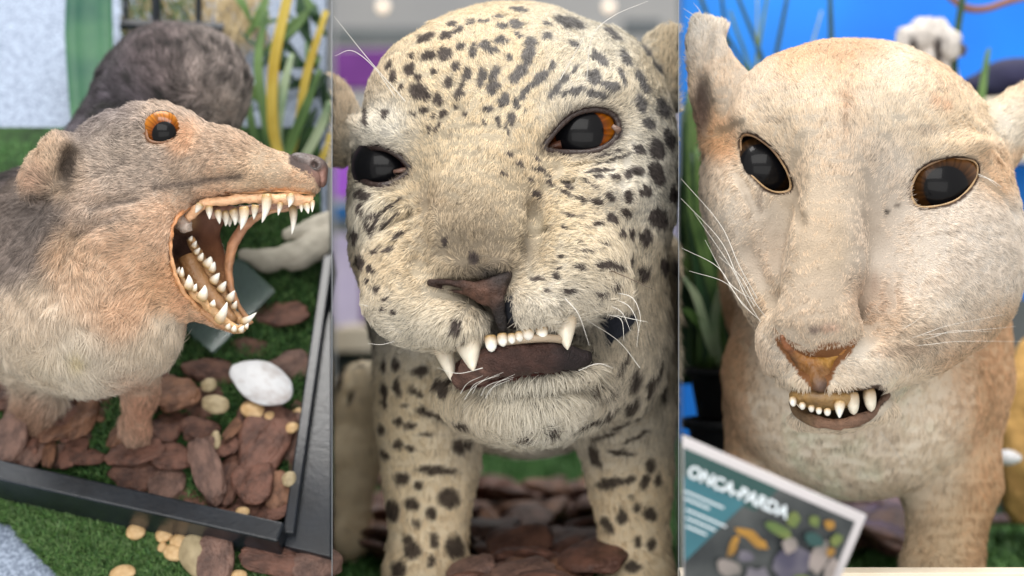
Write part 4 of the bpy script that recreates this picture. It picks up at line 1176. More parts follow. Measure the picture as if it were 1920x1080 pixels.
    combs = [(560, 330, 40, (-1, 0, 0)), (460, 310, 60, (-1, .0, 0)), (420, 250, 40, (-1, -.4, 0)), (350, 200, 40, (-1, -.2, 0)), (340, 300, 50, (-1, .25, 0)), (250, 330, 50, (-1, .3, 0)), (280, 420, 50, (-1, .35, 0)), (200, 260, 40, (-.9, -.3, 0)),
             (180, 420, 50, (-.8, .7, 0)), (300, 520, 50, (-.9, .1, 0)), (200, 560, 60, (-.3, .9, 0)), (120, 560, 60, (-.2, 1, 0)), (160, 680, 70, (0, 1, 0)), (300, 650, 40, (.4, .9, 0)), (40, 640, 50, (-.3, .9, 0)), (60, 480, 60, (-.3, .9, .3)),
             (400, 590, 40, (-.9, -.6, 0)), (310, 130, 90, (-.4, -.8, .3)), (420, 150, 50, (.3, -.6, .5)), (180, 180, 60, (-.8, -.4, .3)), (110, 300, 30, (-.1, -1, 0)), (260, 740, 60, (0, 1, 0))]
    lens = [(560, 330, 50, 8), (460, 310, 60, 12), (340, 280, 70, 15), (250, 330, 60, 20), (300, 440, 60, 20), (200, 450, 60, 26), (180, 560, 60, 32), (160, 680, 80, 44), (300, 640, 40, 40), (60, 560, 70, 36), (310, 120, 100, 34), (110, 290, 36, 18),
            (410, 590, 40, 8), (345, 550, 20, 12), (300, 210, 34, 13), (30, 450, 60, 34), (262, 750, 50, 16)]
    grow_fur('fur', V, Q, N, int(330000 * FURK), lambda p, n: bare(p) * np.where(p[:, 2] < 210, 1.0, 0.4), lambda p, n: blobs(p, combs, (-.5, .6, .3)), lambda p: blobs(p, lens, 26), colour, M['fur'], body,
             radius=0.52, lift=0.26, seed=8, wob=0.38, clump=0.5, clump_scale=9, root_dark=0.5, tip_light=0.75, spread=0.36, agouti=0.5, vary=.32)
    # eye
    eyeball(root, (301, 246, wb + 30), 40, (0.22, .16, -1), 80, 37, (lin(150, 76, 18), lin(236, 150, 40)))
    q = smooth_closed(eye, 5); w = look(f0, c, q[:, 0], q[:, 1])
    for _ in range(5): w = (np.roll(w, 1) + w + np.roll(w, -1)) / 3
    tv, tf = tube(np.column_stack([q, w + 2]), 3.0, seg=10, closed=True)
    mk('eyelid', tv, tf, M['wet'], root, colors=np.tile(lin(120, 82, 54), (len(tv), 1)) * (1 + 0.25 * noise(tv, 8, 4))[:, None])
    # nose leather
    nc = Clay((530, 270, -120), (626, 370, 80), 3)
    nc.ell((586, 311, -12), (29, 20, 27), 0, rot=14).ell((565, 300, -12), (22, 13, 22), 12, rot=20).ell((604, 332, -10), (10, 20, 20), 10)
    nc.ell((590, 308, -42), (7, 8, 16), 5, 'cut').cap((604, 300, -46), (608, 330, -36), 2, 2, 3, 'cut')
    nc.clip(0, 621, False)
    nV, nQ = nc.mesh()
    mk('nose', nV, nQ, M['wet'], root, colors=blobs(nV, [(560, 298, 14, lin(72, 62, 60)), (588, 296, 14, lin(104, 90, 86)), (606, 335, 12, lin(150, 112, 100)), (590, 312, 8, lin(34, 26, 26))], lin(84, 70, 66)) * (1 + .2 * noise(nV, 8, 3))[:, None])
    # lips: rims of skin along the near gape and the far cheek
    def lipline(pts, r, cols):
        rows = smooth_open(pts, 8); tv, tf = tube(rows, np.array(r) * (.66 if len(pts) > 12 else .95), seg=12)
        tv = tv + np.stack([noise(tv, 11, 91), noise(tv, 11, 92), noise(tv, 11, 93)], 1) * 2.6 + np.stack([noise(tv, 4, 94), noise(tv, 4, 95), noise(tv, 4, 96)], 1) * .9
        mk('lip', tv, tf, M['wet'], root, colors=blobs(tv, cols, lin(196, 148, 106)) * (1 + .35 * noise(tv, 9, 3))[:, None])
    def onf(u, v, dw=0):
        return (u, v, float(look(f0, c, u, v)) + dw)
    lipline([onf(590, 366, 6), onf(560, 361, 4), onf(500, 359, 4), onf(440, 362, 4), onf(392, 373, 4), onf(350, 391, 4), onf(328, 416, 4), onf(319, 450, 4), onf(322, 490, 4), onf(334, 528, 4), onf(350, 556, 4), onf(378, 584, 4),
             onf(408, 606, 4), onf(436, 620, 4), onf(456, 622, 6)], [5, 5, 5, 4.5, 4.5, 5, 6, 6, 6, 6.5, 7, 7, 7, 6, 5], [(560, 362, 40, lin(226, 176, 124)), (330, 420, 20, lin(196, 136, 90))])
    lipline([(584, 388, 30), (540, 390, 36), (500, 398, 44), (466, 418, 52), (443, 446, 58), (430, 488, 60), (433, 540, 52), (451, 580, 42), (470, 606, 26)], [4, 5, 7, 9, 11, 10, 8, 6, 5], [(450, 430, 30, lin(190, 136, 104)), (430, 500, 40, lin(190, 138, 100)), (520, 392, 40, lin(210, 166, 132))])
    # gums
    def gum(pts, r, colr):
        rows = smooth_open(pts, 8); tv, tf = tube(rows, r, seg=12)
        tv = tv + np.stack([noise(tv, 9, 91), noise(tv, 9, 92), noise(tv, 9, 93)], 1) * 3 + np.stack([noise(tv, 4, 94), noise(tv, 4, 95), noise(tv, 4, 96)], 1)
        mk('gum', tv, tf, M['wet'], root, colors=np.clip(np.tile(colr, (len(tv), 1)) * (1 + .25 * noise(tv, 7, 6))[:, None], 0, .9))
    gum([(352, 410, -6), (385, 382, -20), (430, 376, -26), (480, 372, -28), (540, 374, -30), (586, 376, -26)], [9, 9, 9, 9, 12, 9], lin(226, 180, 140))
    gum([(395, 402, 40), (420, 396, 46), (450, 396, 44), (500, 388, 36), (560, 384, 24)], [10, 12, 10, 6, 6], lin(190, 150, 132))
    gum([(336, 520, -10), (356, 545, -16), (384, 568, -20), (412, 594, -22), (440, 616, -22), (458, 616, -14)], [7, 8, 8, 8, 8, 7], lin(196, 156, 110))
    gum([(356, 448, 30), (376, 484, 34), (398, 520, 34), (418, 552, 30), (438, 586, 20), (456, 608, 6)], [8, 10, 9, 8, 8, 7], lin(170, 130, 88))
    # tongue bed of the lower jaw
    tv, tf = tube(smooth_open([(350, 480, 40), (372, 530, 30), (405, 570, 20), (440, 604, 8)], 6), [18, 24, 20, 10], seg=14)
    mk('tongue', tv, tf, M['wet'], root, colors=np.tile(lin(150, 112, 74), (len(tv), 1)) * (1 + .25 * noise(tv, 14, 6))[:, None])
    near = -46
    T = [((500, 364, near), (491, 416, near - 8), 12.5), ((479, 384, near), (474, 412, near), 9), ((457, 388, near), (449, 430, near - 6), 12), ((436, 392, -10), (440, 424, -12), 11), ((419, 396, 0), (424, 424, 0), 11),
         ((408, 394, -16), (412, 420, -18), 9), ((392, 386, -24), (391, 410, -26), 9), ((376, 382, -34), (366, 402, -36), 9), ((543, 364, near), (541, 390, near - 4), 10), ((526, 380, near + 8), (522, 402, near + 4), 7),
         ((548, 384, 0), (546, 440, -10), 10), ((574, 382, -40), (577, 403, -46), 8), ((586, 376, -34), (586, 400, -40), 6), ((565, 382, -30), (566, 396, -32), 6),
         ((430, 404, 40), (433, 426, 40), 9), ((448, 404, 40), (450, 424, 38), 8)]
    for b, t, r in T:
        r0_ = r; jit = np.random.default_rng(int(b[0] * 7 + b[1])).uniform(-2.5, 2.5, 3)
        tv, tf = tooth(b, np.array(t) + jit, r * 0.84, bend=(3 if r > 9.9 else 0, 0, 0)); mk('tooth', tv, tf, M['enamel'], root, colors=tooth_tint(tv, False))
    gum([(344, 402, 10), (345, 420, 8), (350, 432, 14)], [12, 17, 10], lin(206, 190, 178))
    T = [((332, 514, -22), (338, 500, -26), 6), ((340, 520, -26), (341, 502, -30), 7), ((352, 542, -30), (356, 516, -36), 12), ((362, 546, -28), (368, 532, -32), 8), ((376, 562, -34), (384, 534, -40), 13), ((398, 574, -36), (401, 560, -40), 8),
         ((408, 604, -40), (428, 566, -52), 12), ((426, 616, -40), (430, 604, -44), 7), ((438, 621, -38), (441, 608, -44), 7.5), ((450, 622, -32), (455, 609, -38), 7.5), ((460, 616, -20), (464, 606, -24), 6),
         ((452, 604, -6), (482, 584, -16), 9), ((356, 452, 22), (360, 442, 18), 6), ((362, 464, 22), (368, 452, 18), 7), ((366, 476, 22), (373, 466, 16), 7), ((374, 488, 20), (382, 474, 14), 8), ((386, 500, 18), (396, 480, 10), 13),
         ((396, 508, 18), (404, 492, 10), 10), ((398, 530, 16), (410, 510, 8), 11), ((412, 546, 14), (422, 528, 6), 10), ((428, 564, 10), (440, 546, 2), 10), ((438, 578, 6), (445, 566, 0), 7)]
    for b, t, r in T:
        r0_ = r; jit = np.random.default_rng(int(b[0] * 7 + b[1])).uniform(-2.5, 2.5, 3)
        tv, tf = tooth(b, np.array(t) + jit, r * 0.84, bend=(2 if r > 11.5 else 0, 3 if r in (9,) else 0, 0)); mk('tooth', tv, tf, M['enamel'], root, colors=tooth_tint(tv, False))
    return c, fm
# ------------------------------------------------------------------ the three display bays
CAM = np.array([0.0, -D, ZO])


class Plane:
    def __init__(self, point, normal):
        self.p = np.array(point, float); self.n = np.array(normal, float); self.n /= np.linalg.norm(self.n)

    def at(self, u, v, h=0.0):
        """the point of the plane (raised by h metres) on the sight line through (u, v)"""
        d = np.array([(u - 960) * S / D, 1.0, (540 - v) * S / D])
        t = ((self.p + self.n * h - CAM) @ self.n) / (d @ self.n)
        return CAM + d * t

    def axes(self):
        x = np.array([1.0, 0, 0]); x -= self.n * (x @ self.n); x /= np.linalg.norm(x)
        return x, np.cross(self.n, x), self.n


def slab(name, quad, n, h0, h1, mat, parent=None, bev=0.0, **k):
    """prism on a polygon of world points between heights h0 and h1 along n"""
    quad = [np.array(q, float) for q in quad]; m = len(quad); n = np.array(n, float)
    V = [q + n * h0 for q in quad] + [q + n * h1 for q in quad]
    F = [tuple(range(m - 1, -1, -1)), tuple(range(m, 2 * m))] + [(i, (i + 1) % m, m + (i + 1) % m, m + i) for i in range(m)]
    a = np.cross(quad[1] - quad[0], quad[2] - quad[1])
    if a @ n * (h1 - h0) < 0: F = [f[::-1] for f in F]
    o = wmesh(name, V, F, mat, parent, smooth=False, **k)
    if bev:
        b = o.modifiers.new('bevel', 'BEVEL'); b.width = bev; b.segments = 2
    return o


def boxw(name, lo, hi, mat, parent=None, bev=0.0, **k):
    q = [(lo[0], lo[1], lo[2]), (hi[0], lo[1], lo[2]), (hi[0], hi[1], lo[2]), (lo[0], hi[1], lo[2])]
    return slab(name, q, (0, 0, 1), 0, hi[2] - lo[2], mat, parent, bev, **k)


def bar_quad(a, b, wdt, n):
    a = np.array(a); b = np.array(b); t = b - a; t /= np.linalg.norm(t); s = np.cross(n, t) * wdt / 2
    return [a - s, b - s, b + s, a + s]


def lump_mesh(name, seed, flat, rough, mat, wood=False, n=14):
    """an irregular stone or bark piece about 1 unit across, lying in its xy plane"""
    rng = np.random.default_rng(seed)
    nu, nv = n * 3, n * 2
    k = rng.uniform(2.4, 3.4) if wood else 2.0
    V = []
    for i in range(nv + 1):
        th = math.pi * i / nv
        for j in range(nu):
            ph = 2 * math.pi * j / nu
            x, y, z = math.sin(th) * math.cos(ph), math.sin(th) * math.sin(ph), math.cos(th)
            r = (abs(x) ** k + abs(y) ** k + abs(z) ** k) ** (-1 / k)
            V.append((x * r, y * r, z * r))
    V = np.array(V)
    V *= (1 + rough * noise(V + seed * 7.3, 0.9, seed) + rough * 0.45 * noise(V + seed * 3.1, 0.4, seed + 1) + rough * .16 * noise(V + seed, 0.15, seed + 2))[:, None]
    V *= np.array([0.5, 0.5, 0.5 * flat])
    V[:, 2] += 0.10 * rng.uniform(-1, 1) * (V[:, 0] ** 2) * 2
    F = np.array([(i * nu + j, (i + 1) * nu + j, (i + 1) * nu + (j + 1) % nu, i * nu + (j + 1) % nu) for i in range(nv) for j in range(nu)])
    me = bpy.data.meshes.new(name)
    me.from_pydata([tuple(v) for v in V], [], [tuple(f) for f in F]); me.update()
    me.polygons.foreach_set('use_smooth', np.ones(len(F), bool)); me.materials.append(mat)
    return me


def put(name, me, pos, size, axes, ang, tilt=(0, 0), label=None, cat=None, group=None):
    o = bpy.data.objects.new(name, me); COL.objects.link(o)
    x, y, z = axes
    A = Matrix([[x[i], y[i], z[i]] for i in range(3)])
    R = A @ Matrix.Rotation(math.radians(ang), 3, 'Z') @ Matrix.Rotation(math.radians(tilt[0]), 3, 'X') @ Matrix.Rotation(math.radians(tilt[1]), 3, 'Y')
    o.matrix_world = Matrix.Translation(Vector(pos)) @ R.to_4x4() @ Matrix.Diagonal((size[0], size[1], size[2], 1))
    return tag(o, label, cat, group)


def turf(name, plane, quad_uv, count, height, mats, seed, h0=0.004, width=0.0009, excl=None):
    rng = np.random.default_rng(seed)
    poly = np.array(quad_uv, float)
    lo, hi = poly.min(0), poly.max(0)
    V = []; F = []; C = []
    q = rng.uniform(lo, hi, (count * 3, 2)); q = q[poly_sdf(poly, q[:, 0], q[:, 1]) < 0][:count]
    ax, ay, n = plane.axes()
    for (u, v) in q:
        b = plane.at(u, v, h0)
        a = rng.uniform(0, 2 * math.pi); d = ax * math.cos(a) + ay * math.sin(a); s = np.cross(n, d)
        h = height * rng.uniform(.6, 1.2); ln = rng.uniform(.2, 1.0) * h
        i = len(V)
        V += [b - s * width, b + s * width, b + n * h * .6 + d * ln * .3 + s * width * .7, b + n * h * .6 + d * ln * .3 - s * width * .7, b + n * h + d * ln]
        F += [(i, i + 1, i + 2, i + 3), (i + 3, i + 2, i + 4)]
        g = rng.uniform(.6, 1.35); c = np.array(mats[rng.integers(len(mats))]) * g
        C += [c] * 5
    o = wmesh(name, np.array(V), F, M['blade'], smooth=False, colors=np.array(C), loc=plane.at(*poly.mean(0)))
    return o


def strap(name, pts, widths, mat, parent=None, fold=0.15, face=None, **k):
    """a long leaf: ribbon with a keel, world points"""
    pts = smooth_open(pts, 6); n = len(pts); wd = np.interp(np.linspace(0, 1, n), np.linspace(0, 1, len(widths)), widths)
    V = []; F = []
    face = np.array(face if face is not None else (0.15, -1, 0.2), float)
    for i in range(n):
        t = pts[min(i + 1, n - 1)] - pts[max(i - 1, 0)]; t /= np.linalg.norm(t) + 1e-9
        s = np.cross(t, face); s /= np.linalg.norm(s) + 1e-9
        nn = np.cross(s, t)
        for q, dd in ((-1, fold), (-.5, fold * .35), (0, 0), (.5, fold * .35), (1, fold)):
            V.append(pts[i] + s * wd[i] / 2 * q + nn * wd[i] * dd)
    for i in range(n - 1):
        for q in range(4):
            a = i * 5 + q; F.append((a, a + 1, a + 6, a + 5))
    m = len(V)
    V = np.array(V)
    o = wmesh(name, V, F, mat, parent, **k)
    sd = o.modifiers.new('thickness', 'SOLIDIFY'); sd.thickness = 0.0006
    return o


def setup_mats():
    M['hide'] = attr_mat('lip_hide', rough=0.62, spec=0.35, bump=1.0, bscale=700)
    M['blade'] = attr_mat('turf_blade', rough=0.55, spec=0.3)
    M['granite'] = col_mat('granite', lin(100, 113, 134), lin(158, 172, 194), scale=380, rough=0.5, lo=.34, hi=.64, detail=3)
    M['turf_back'] = col_mat('turf_backing', lin(30, 52, 26), lin(50, 82, 40), scale=90, rough=0.9)
    M['black'] = col_mat('black_laminate', (0.010, 0.013, 0.018), (0.022, 0.028, 0.038), scale=30, rough=0.28, spec=0.6, bump=.1, bscale=300)
    M['bark'] = [col_mat('bark_%s' % n, a, b, scale=4.0, rough=0.5, spec=.45, bump=1.0, bscale=14, detail=12) for n, a, b in
                 (('red', lin(78, 54, 46), lin(128, 90, 76)), ('brown', lin(70, 48, 42), lin(118, 84, 70)), ('tan', lin(96, 68, 54), lin(148, 108, 84)), ('grey', lin(88, 68, 62), lin(136, 106, 94)))]
    M['pebble'] = col_mat('pebble', lin(196, 160, 112), lin(224, 192, 146), scale=2.5, rough=0.45, bump=.1, bscale=12)
    M['pebble2'] = col_mat('pebble_grey', lin(150, 134, 104), lin(190, 174, 140), scale=2.5, rough=0.5, bump=.1, bscale=12)
    M['white_stone'] = col_mat('white_stone', lin(226, 228, 232), lin(178, 168, 164), scale=3.2, rough=0.4, bump=.25, bscale=14, lo=.48, hi=.8)
    M['divider'] = col_mat('divider', lin(126, 132, 138), lin(136, 142, 148), scale=8, rough=0.8)
    M['leaf'] = col_mat('leaf', lin(64, 96, 48), lin(108, 140, 78), scale=24, rough=0.45)
    M['leaf_dark'] = col_mat('leaf_dark', lin(28, 58, 36), lin(50, 84, 52), scale=24, rough=0.45)
    M['leaf_pale'] = col_mat('leaf_pale', lin(130, 156, 120), lin(180, 196, 160), scale=30, rough=0.45)
    M['leaf_yellow'] = col_mat('leaf_yellow', lin(178, 150, 40), lin(206, 184, 84), scale=18, rough=0.5)
    M['teal_leaf'] = col_mat('teal_leaf', lin(38, 88, 74), lin(84, 134, 92), scale=14, rough=0.4)
    M['straw'] = col_mat('straw', lin(168, 148, 112), lin(206, 188, 150), scale=60, rough=0.8)
    M['drift'] = col_mat('driftwood', lin(150, 146, 134), lin(196, 190, 176), scale=24, rough=0.8, bump=.5, bscale=120)
    M['blue'] = col_mat('blue_board', lin(0, 112, 222), lin(8, 142, 246), scale=2.2, rough=0.5, bump=.3, bscale=5)
    M['purple'] = col_mat('purple_fabric', lin(96, 46, 116), lin(112, 58, 132), scale=12, rough=0.9)
    M['purple_bright'] = col_mat('violet_fabric', lin(140, 74, 182), lin(156, 90, 196), scale=12, rough=0.9)
    M['lilac'] = col_mat('lilac_panel', lin(170, 160, 190), lin(196, 186, 208), scale=9, rough=0.8)
    M['grey_wall'] = col_mat('grey_wall', lin(160, 160, 162), lin(176, 175, 174), scale=3, rough=0.9)
    M['grey_dark'] = col_mat('grey_dark', lin(92, 98, 100), lin(112, 116, 118), scale=6, rough=0.9)
    M['cream'] = col_mat('cream_plinth', lin(214, 200, 178), lin(232, 220, 200), scale=20, rough=0.8)
    M['sand'] = col_mat('sand', lin(178, 140, 84), lin(226, 182, 112), scale=50, rough=0.9, bump=.8, bscale=200)
    M['blue_strip'] = col_mat('blue_strip', lin(20, 90, 150), lin(30, 104, 168), scale=9, rough=0.6)
    M['navy'] = col_mat('navy_cloth', lin(30, 32, 60), lin(52, 50, 84), scale=16, rough=0.8)
    M['pot'] = col_mat('black_pot', (0.008, 0.009, 0.010), (0.014, 0.015, 0.017), scale=20, rough=0.35)
    M['soil'] = col_mat('soil', lin(44, 34, 26), lin(74, 58, 44), scale=120, rough=0.95, bump=.8, bscale=300)
    M['branch'] = col_mat('branch', lin(112, 78, 74), lin(150, 112, 100), scale=40, rough=0.8)
    M['sign_white'] = col_mat('sign_white', lin(180, 176, 178), lin(204, 200, 202), scale=5, rough=0.5)
    M['sign_teal'] = col_mat('sign_teal', lin(22, 78, 92), lin(52, 112, 124), scale=14, rough=0.45, detail=2)
    M['sign_dark'] = col_mat('sign_picture', lin(22, 30, 34), lin(72, 76, 76), scale=34, rough=0.45, detail=4)
    M['sign_green'] = col_mat('sign_green', lin(18, 58, 56), lin(28, 70, 68), scale=10, rough=0.45)
    M['letter'] = col_mat('letter_white', lin(206, 216, 222), rough=0.5)
    M['flower_y'] = col_mat('print_yellow', lin(170, 124, 36), lin(130, 96, 36), scale=60, rough=0.5)
    M['print_g'] = col_mat('print_green', lin(70, 96, 44), lin(104, 112, 56), scale=60, rough=0.5)
    M['print_v'] = col_mat('print_violet', lin(60, 58, 78), lin(116, 112, 118), scale=40, rough=0.5)
    M['print_p'] = col_mat('print_pale', lin(140, 130, 126), lin(86, 86, 82), scale=40, rough=0.5)
    m, N, L, b = new_mat('acrylic')
    b.inputs['Base Color'].default_value = (*lin(150, 172, 168), 1); b.inputs['Roughness'].default_value = 0.12
    b.inputs['Transmission Weight'].default_value = 0.8; b.inputs['IOR'].default_value = 1.3
    M['acrylic'] = m
    m, N, L, b = new_mat('bulb')
    b.inputs['Emission Color'].default_value = (1.0, 0.72, 0.42, 1); b.inputs['Emission Strength'].default_value = 1.1
    M['bulb'] = m


def dividers():
    for u, lab in ((622.6, 'thin grey divider board between the fox bay and the jaguar bay'), (1272.6, 'thin grey divider board between the jaguar bay and the puma bay')):
        t = 0.45
        quad = [P((u - t, 1330, -40)), P((u - t, 1330, 4600)), P((u + t, 1330, 4600)), P((u + t, 1330, -40))]
        lo = [P((u - t, 1600, -40)), P((u - t, 1600, 4600)), P((u + t, 1600, 4600)), P((u + t, 1600, -40))]
        # upright sheet whose faces run along the aisle; same height all along
        z0, z1 = ZO - 0.34, ZO + 0.62
        V = [(q[0], q[1], z0) for q in lo] + [(q[0], q[1], z1) for q in lo]
        w = 0.0003
        for i in (1, 2):  # keep the sheet equally thin at the back
            pass
        F = [(0, 1, 2, 3), (7, 6, 5, 4), (0, 4, 5, 1), (1, 5, 6, 2), (2, 6, 7, 3), (3, 7, 4, 0)]
        o = wmesh('divider_board', V, F, M['divider'], smooth=False)
        tag(o, lab, 'divider')


def left_bay():
    pl = Plane(P((310, 1080, 250)), (0.0, -0.82, 0.57))
    G = pl.at; ax = pl.axes(); n = pl.n
    base = slab('ground', [G(-330, 1420), G(610, 1420), G(612, -260), G(-330, -260)], n, -0.02, 0, M['granite']); tag(base, kind='structure')
    # turf sheets
    for poly, cnt, cols, sd in (([(-200, 905), (60, 940), (225, 985), (560, 1050), (612, 1080), (612, 1200), (240, 1200), (150, 1120), (60, 1030), (20, 985), (-200, 950)], 26000, ((.05, .12, .035), (.09, .19, .05), (.13, .22, .08)), 1),
                                ([(-200, 290), (60, 275), (120, 290), (130, 420), (60, 480), (-200, 480)], 5000, ((.06, .16, .05), (.10, .22, .07)), 2)):
        b = slab('turf_sheet', [G(u, v) for u, v in poly], n, 0.002, 0.004, M['turf_back']); tag(b, kind='structure')
        t = turf('grass', pl, poly, cnt, 0.0065, cols, sd); tag(t, 'short green artificial grass in front of the black tray' if sd == 1 else 'short green artificial grass left of the fox', 'grass', kind='stuff')
    # the tray
    def H(u, v, h): return G(u, v, h)
    root = bpy.data.objects.new('display_tray', None); root.empty_display_size = .01; COL.objects.link(root); root.location = Vector(G(540, 1000, 0))
    tag(root, 'black square tray with a thick rim holding bark chips under the fox', 'tray')
    slab('tray_floor', [G(-300, 815), G(530, 1008), G(606, 560), G(600, 250), G(-300, 250)], n, 0.005, 0.008, M['turf_back'], root)
    slab('rim', bar_quad(G(-280, 818, 0.042), G(527, 997, 0.042), 0.0150, n), n, -0.040, 0.0, M['black'], root, bev=0.0016)
    slab('rim', bar_quad(G(541, 1000, 0.03), G(617, 470, 0.03), 0.008, n), n, -0.029, 0.001, M['black'], root, bev=0.0012)
    slab('outer_panel', [G(531, 1018, 0.028), G(560, 860, 0.028), G(596, 640, 0.028), G(621, 560, 0.028), G(620, 1040, 0.028)], n, -0.027, -0.004, M['black'], root, bev=0.001)
    t = turf('grass', pl, [(-200, 700), (0, 858), (60, 870), (230, 915), (330, 940), (500, 975), (540, 960), (575, 800), (596, 560), (596, 380), (330, 380), (300, 620), (0, 640), (-200, 640)], 36000, 0.006, ((.03, .08, .025), (.06, .15, .04), (.10, .19, .06)), 3, h0=0.008)
    tag(t, 'short green artificial grass growing inside the black tray', 'grass', kind='stuff')
    # bark chips
    bm = [lump_mesh('bark_chip', 30 + i, 0.24 + .05 * (i % 3), 0.28, M['bark'][i % 4], wood=True) for i in range(8)]
    pm = [lump_mesh('pebble', 60 + i, 0.7, 0.10, M['pebble'] if i % 2 == 0 else M['pebble2']) for i in range(4)]
    lab = 'reddish brown bark chip in the heap in the black tray under the fox'
    k = 0; rng = np.random.default_rng(4)
    chips = [(335, 740, 84, 66, -10, .022, 2), (258, 848, 90, 46, -24, .020, 0), (318, 855, 78, 50, -20, .020, 0), (388, 885, 50, 96, -20, .026, 3), (252, 800, 40, 46, 20, .018, 0), (308, 808, 60, 50, 10, .014, 1), (374, 808, 62, 34, 8, .018, 1),
             (330, 790, 50, 40, 0, .012, 0), (268, 765, 50, 40, -30, .012, 1), (440, 800, 22, 66, 20, .022, 2), (466, 790, 40, 70, 12, .018, 1), (500, 830, 84, 100, 30, .020, 0), (540, 820, 46, 70, 10, .014, 3), (478, 905, 70, 66, 10, .024, 0),
             (525, 920, 60, 76, -20, .020, 2), (430, 900, 40, 90, 6, .016, 1), (465, 950, 60, 50, 30, .014, 1), (505, 955, 70, 44, -10, .018, 0), (262, 895, 90, 54, -8, .012, 1), (310, 910, 60, 60, 20, .012, 3), (350, 935, 80, 40, 10, .010, 0),
             (222, 815, 34, 60, 6, .014, 2), (412, 945, 50, 60, 12, .010, 0), (400, 700, 90, 40, 5, .012, 1), (540, 690, 80, 44, -20, .012, 3), (530, 590, 90, 44, -4, .012, 0), (470, 655, 60, 30, 10, .010, 1),
             (20, 825, 60, 80, 4, .020, 3), (62, 840, 50, 70, 10, .016, 3), (120, 800, 100, 40, -28, .020, 2), (160, 780, 44, 90, 10, .018, 2), (100, 770, 90, 50, -20, .014, 1), (40, 740, 90, 60, 10, .014, 1), (90, 850, 24, 60, -14, .018, 2),
             (-40, 840, 80, 60, 0, .012, 1), (180, 740, 60, 50, 0, .010, 0), (20, 420, 60, 60, 0, .012, 2), (5, 460, 50, 60, 10, .012, 0), (-30, 500, 80, 60, 30, .012, 1), (290, 955, 60, 24, 10, .010, 1), (560, 770, 30, 50, 10, .010, 1), (380, 760, 60, 60, 30, .010, 1),
             (555, 870, 30, 60, 0, .012, 0)]
    for i in range(150):
        u = rng.uniform(205, 560); v = rng.uniform(705, 975)
        if v > 868 + (u - 0) * 0.235 - 6 or (u < 290 and v > 880) or v < 1010 - u * .9 - 0 and u < 250: continue
        if u > 430 and v < 770: continue
        q = rng.uniform(34, 62)
        if any(math.hypot(u - c_[0], v - c_[1]) < 0.40 * (q + min(c_[2], c_[3])) for c_ in chips): continue
        chips.append((u, v, q * 1.3, q * rng.uniform(.6, 1), rng.uniform(-90, 90), rng.uniform(.008, .024), int(rng.integers(4))))
    for i in range(26):
        u = rng.uniform(-40, 195); v = rng.uniform(730, 860)
        if v > 838 + u * .235: continue
        q = rng.uniform(30, 56); chips.append((u, v, q * 1.3, q * rng.uniform(.6, 1), rng.uniform(-90, 90), rng.uniform(.008, .02), int(rng.integers(4))))
    for (u, v, a, b, an, h, mi) in chips:
        pos = G(u, v, h); sc = S * (D + pos[1])
        same = [m for m in range(8) if m % 4 == mi]
        inheap = u > 200 and v > 700
        if inheap: lb, gr = lab, 'bark chips heaped in the tray'
        elif v < 560 and u < 60: lb, gr = 'brown bark chip on the far left behind the fox', 'bark chips behind the fox'
        elif u < 200: lb, gr = 'brown bark chip in the tray corner left of the fox foreleg', 'bark chips left of the foreleg'
        else: lb, gr = 'dark bark chip on the shaded turf beyond the white stone', 'bark chips beyond the white stone'
        put('bark_chip', bm[same[k % 2]], pos, (a * sc * 1.08, b * sc * 1.25, min(a, b) * sc * 1.5), ax, -an, (rng.uniform(-20, 20), rng.uniform(-16, 16)), lb, 'bark chip', gr)
        k += 1
    for (u, v, a, b, an, h, lb, gr) in [(405, 758, 50, 34, 20, .026, 'olive tan pebble beside the largest chip of the tray heap', None), (392, 722, 28, 26, 0, .022, 'small tan pebble above the olive pebble in the tray', None),
                                    (474, 768, 44, 32, 25, .026, 'golden tan pebble just below the white stone', None), (505, 782, 24, 22, 0, .024, 'small golden pebble right below the white stone', None),
                                    (560, 777, 26, 24, 0, .016, 'golden pebble by the right rim of the tray', None), (405, 824, 18, 34, -10, .022, 'slim olive pebble wedged between chips in mid heap', None),
                                    (543, 898, 26, 28, 0, .03, 'pale olive pebble on top of the chips near the right rim', None), (455, 960, 24, 18, 0, .026, 'tan pebble by the front rim inside the tray', None), (62, 752, 24, 12, 0, .026, 'tan pebble among chips left of the fox foreleg', None),
                                    (548, 802, 22, 20, 0, .026, 'tan pebble on the chips inside the right rim', None),
                                    (255, 996, 34, 30, 0, .012, 'round cream pebble alone on turf in front of the tray', None), (309, 1002, 32, 26, -20, .012, 'cream pebble at the top of the cluster of four on the turf', None),
                                    (338, 1016, 36, 30, 30, .013, 'rightmost cream pebble of the cluster on the turf', None), (327, 1036, 36, 30, 40, .013, 'lowest cream pebble of the cluster on the turf', None),
                                    (305, 1026, 18, 18, 0, .010, 'smallest cream pebble of the cluster on the turf', None), (372, 1040, 62, 84, -30, .016, 'large pale olive stone leaning on the brown slab in front of the tray', None),
                                    (230, 1074, 46, 28, -10, .012, 'cream pebble at the lower edge of the turf', None), (447, 1080, 30, 22, 0, .016, 'tan pebble under the long brown bark slab', None)]:
        pos = G(u, v, h); sc = S * (D + pos[1]); k += 1
        put('pebble', pm[(2 * (k % 2)) if 'olive' not in lb else 1], pos, (a * sc * 1.08, b * sc * 1.2, min(a, b) * sc), ax, -an, (0, 0), lb, 'pebble', gr)
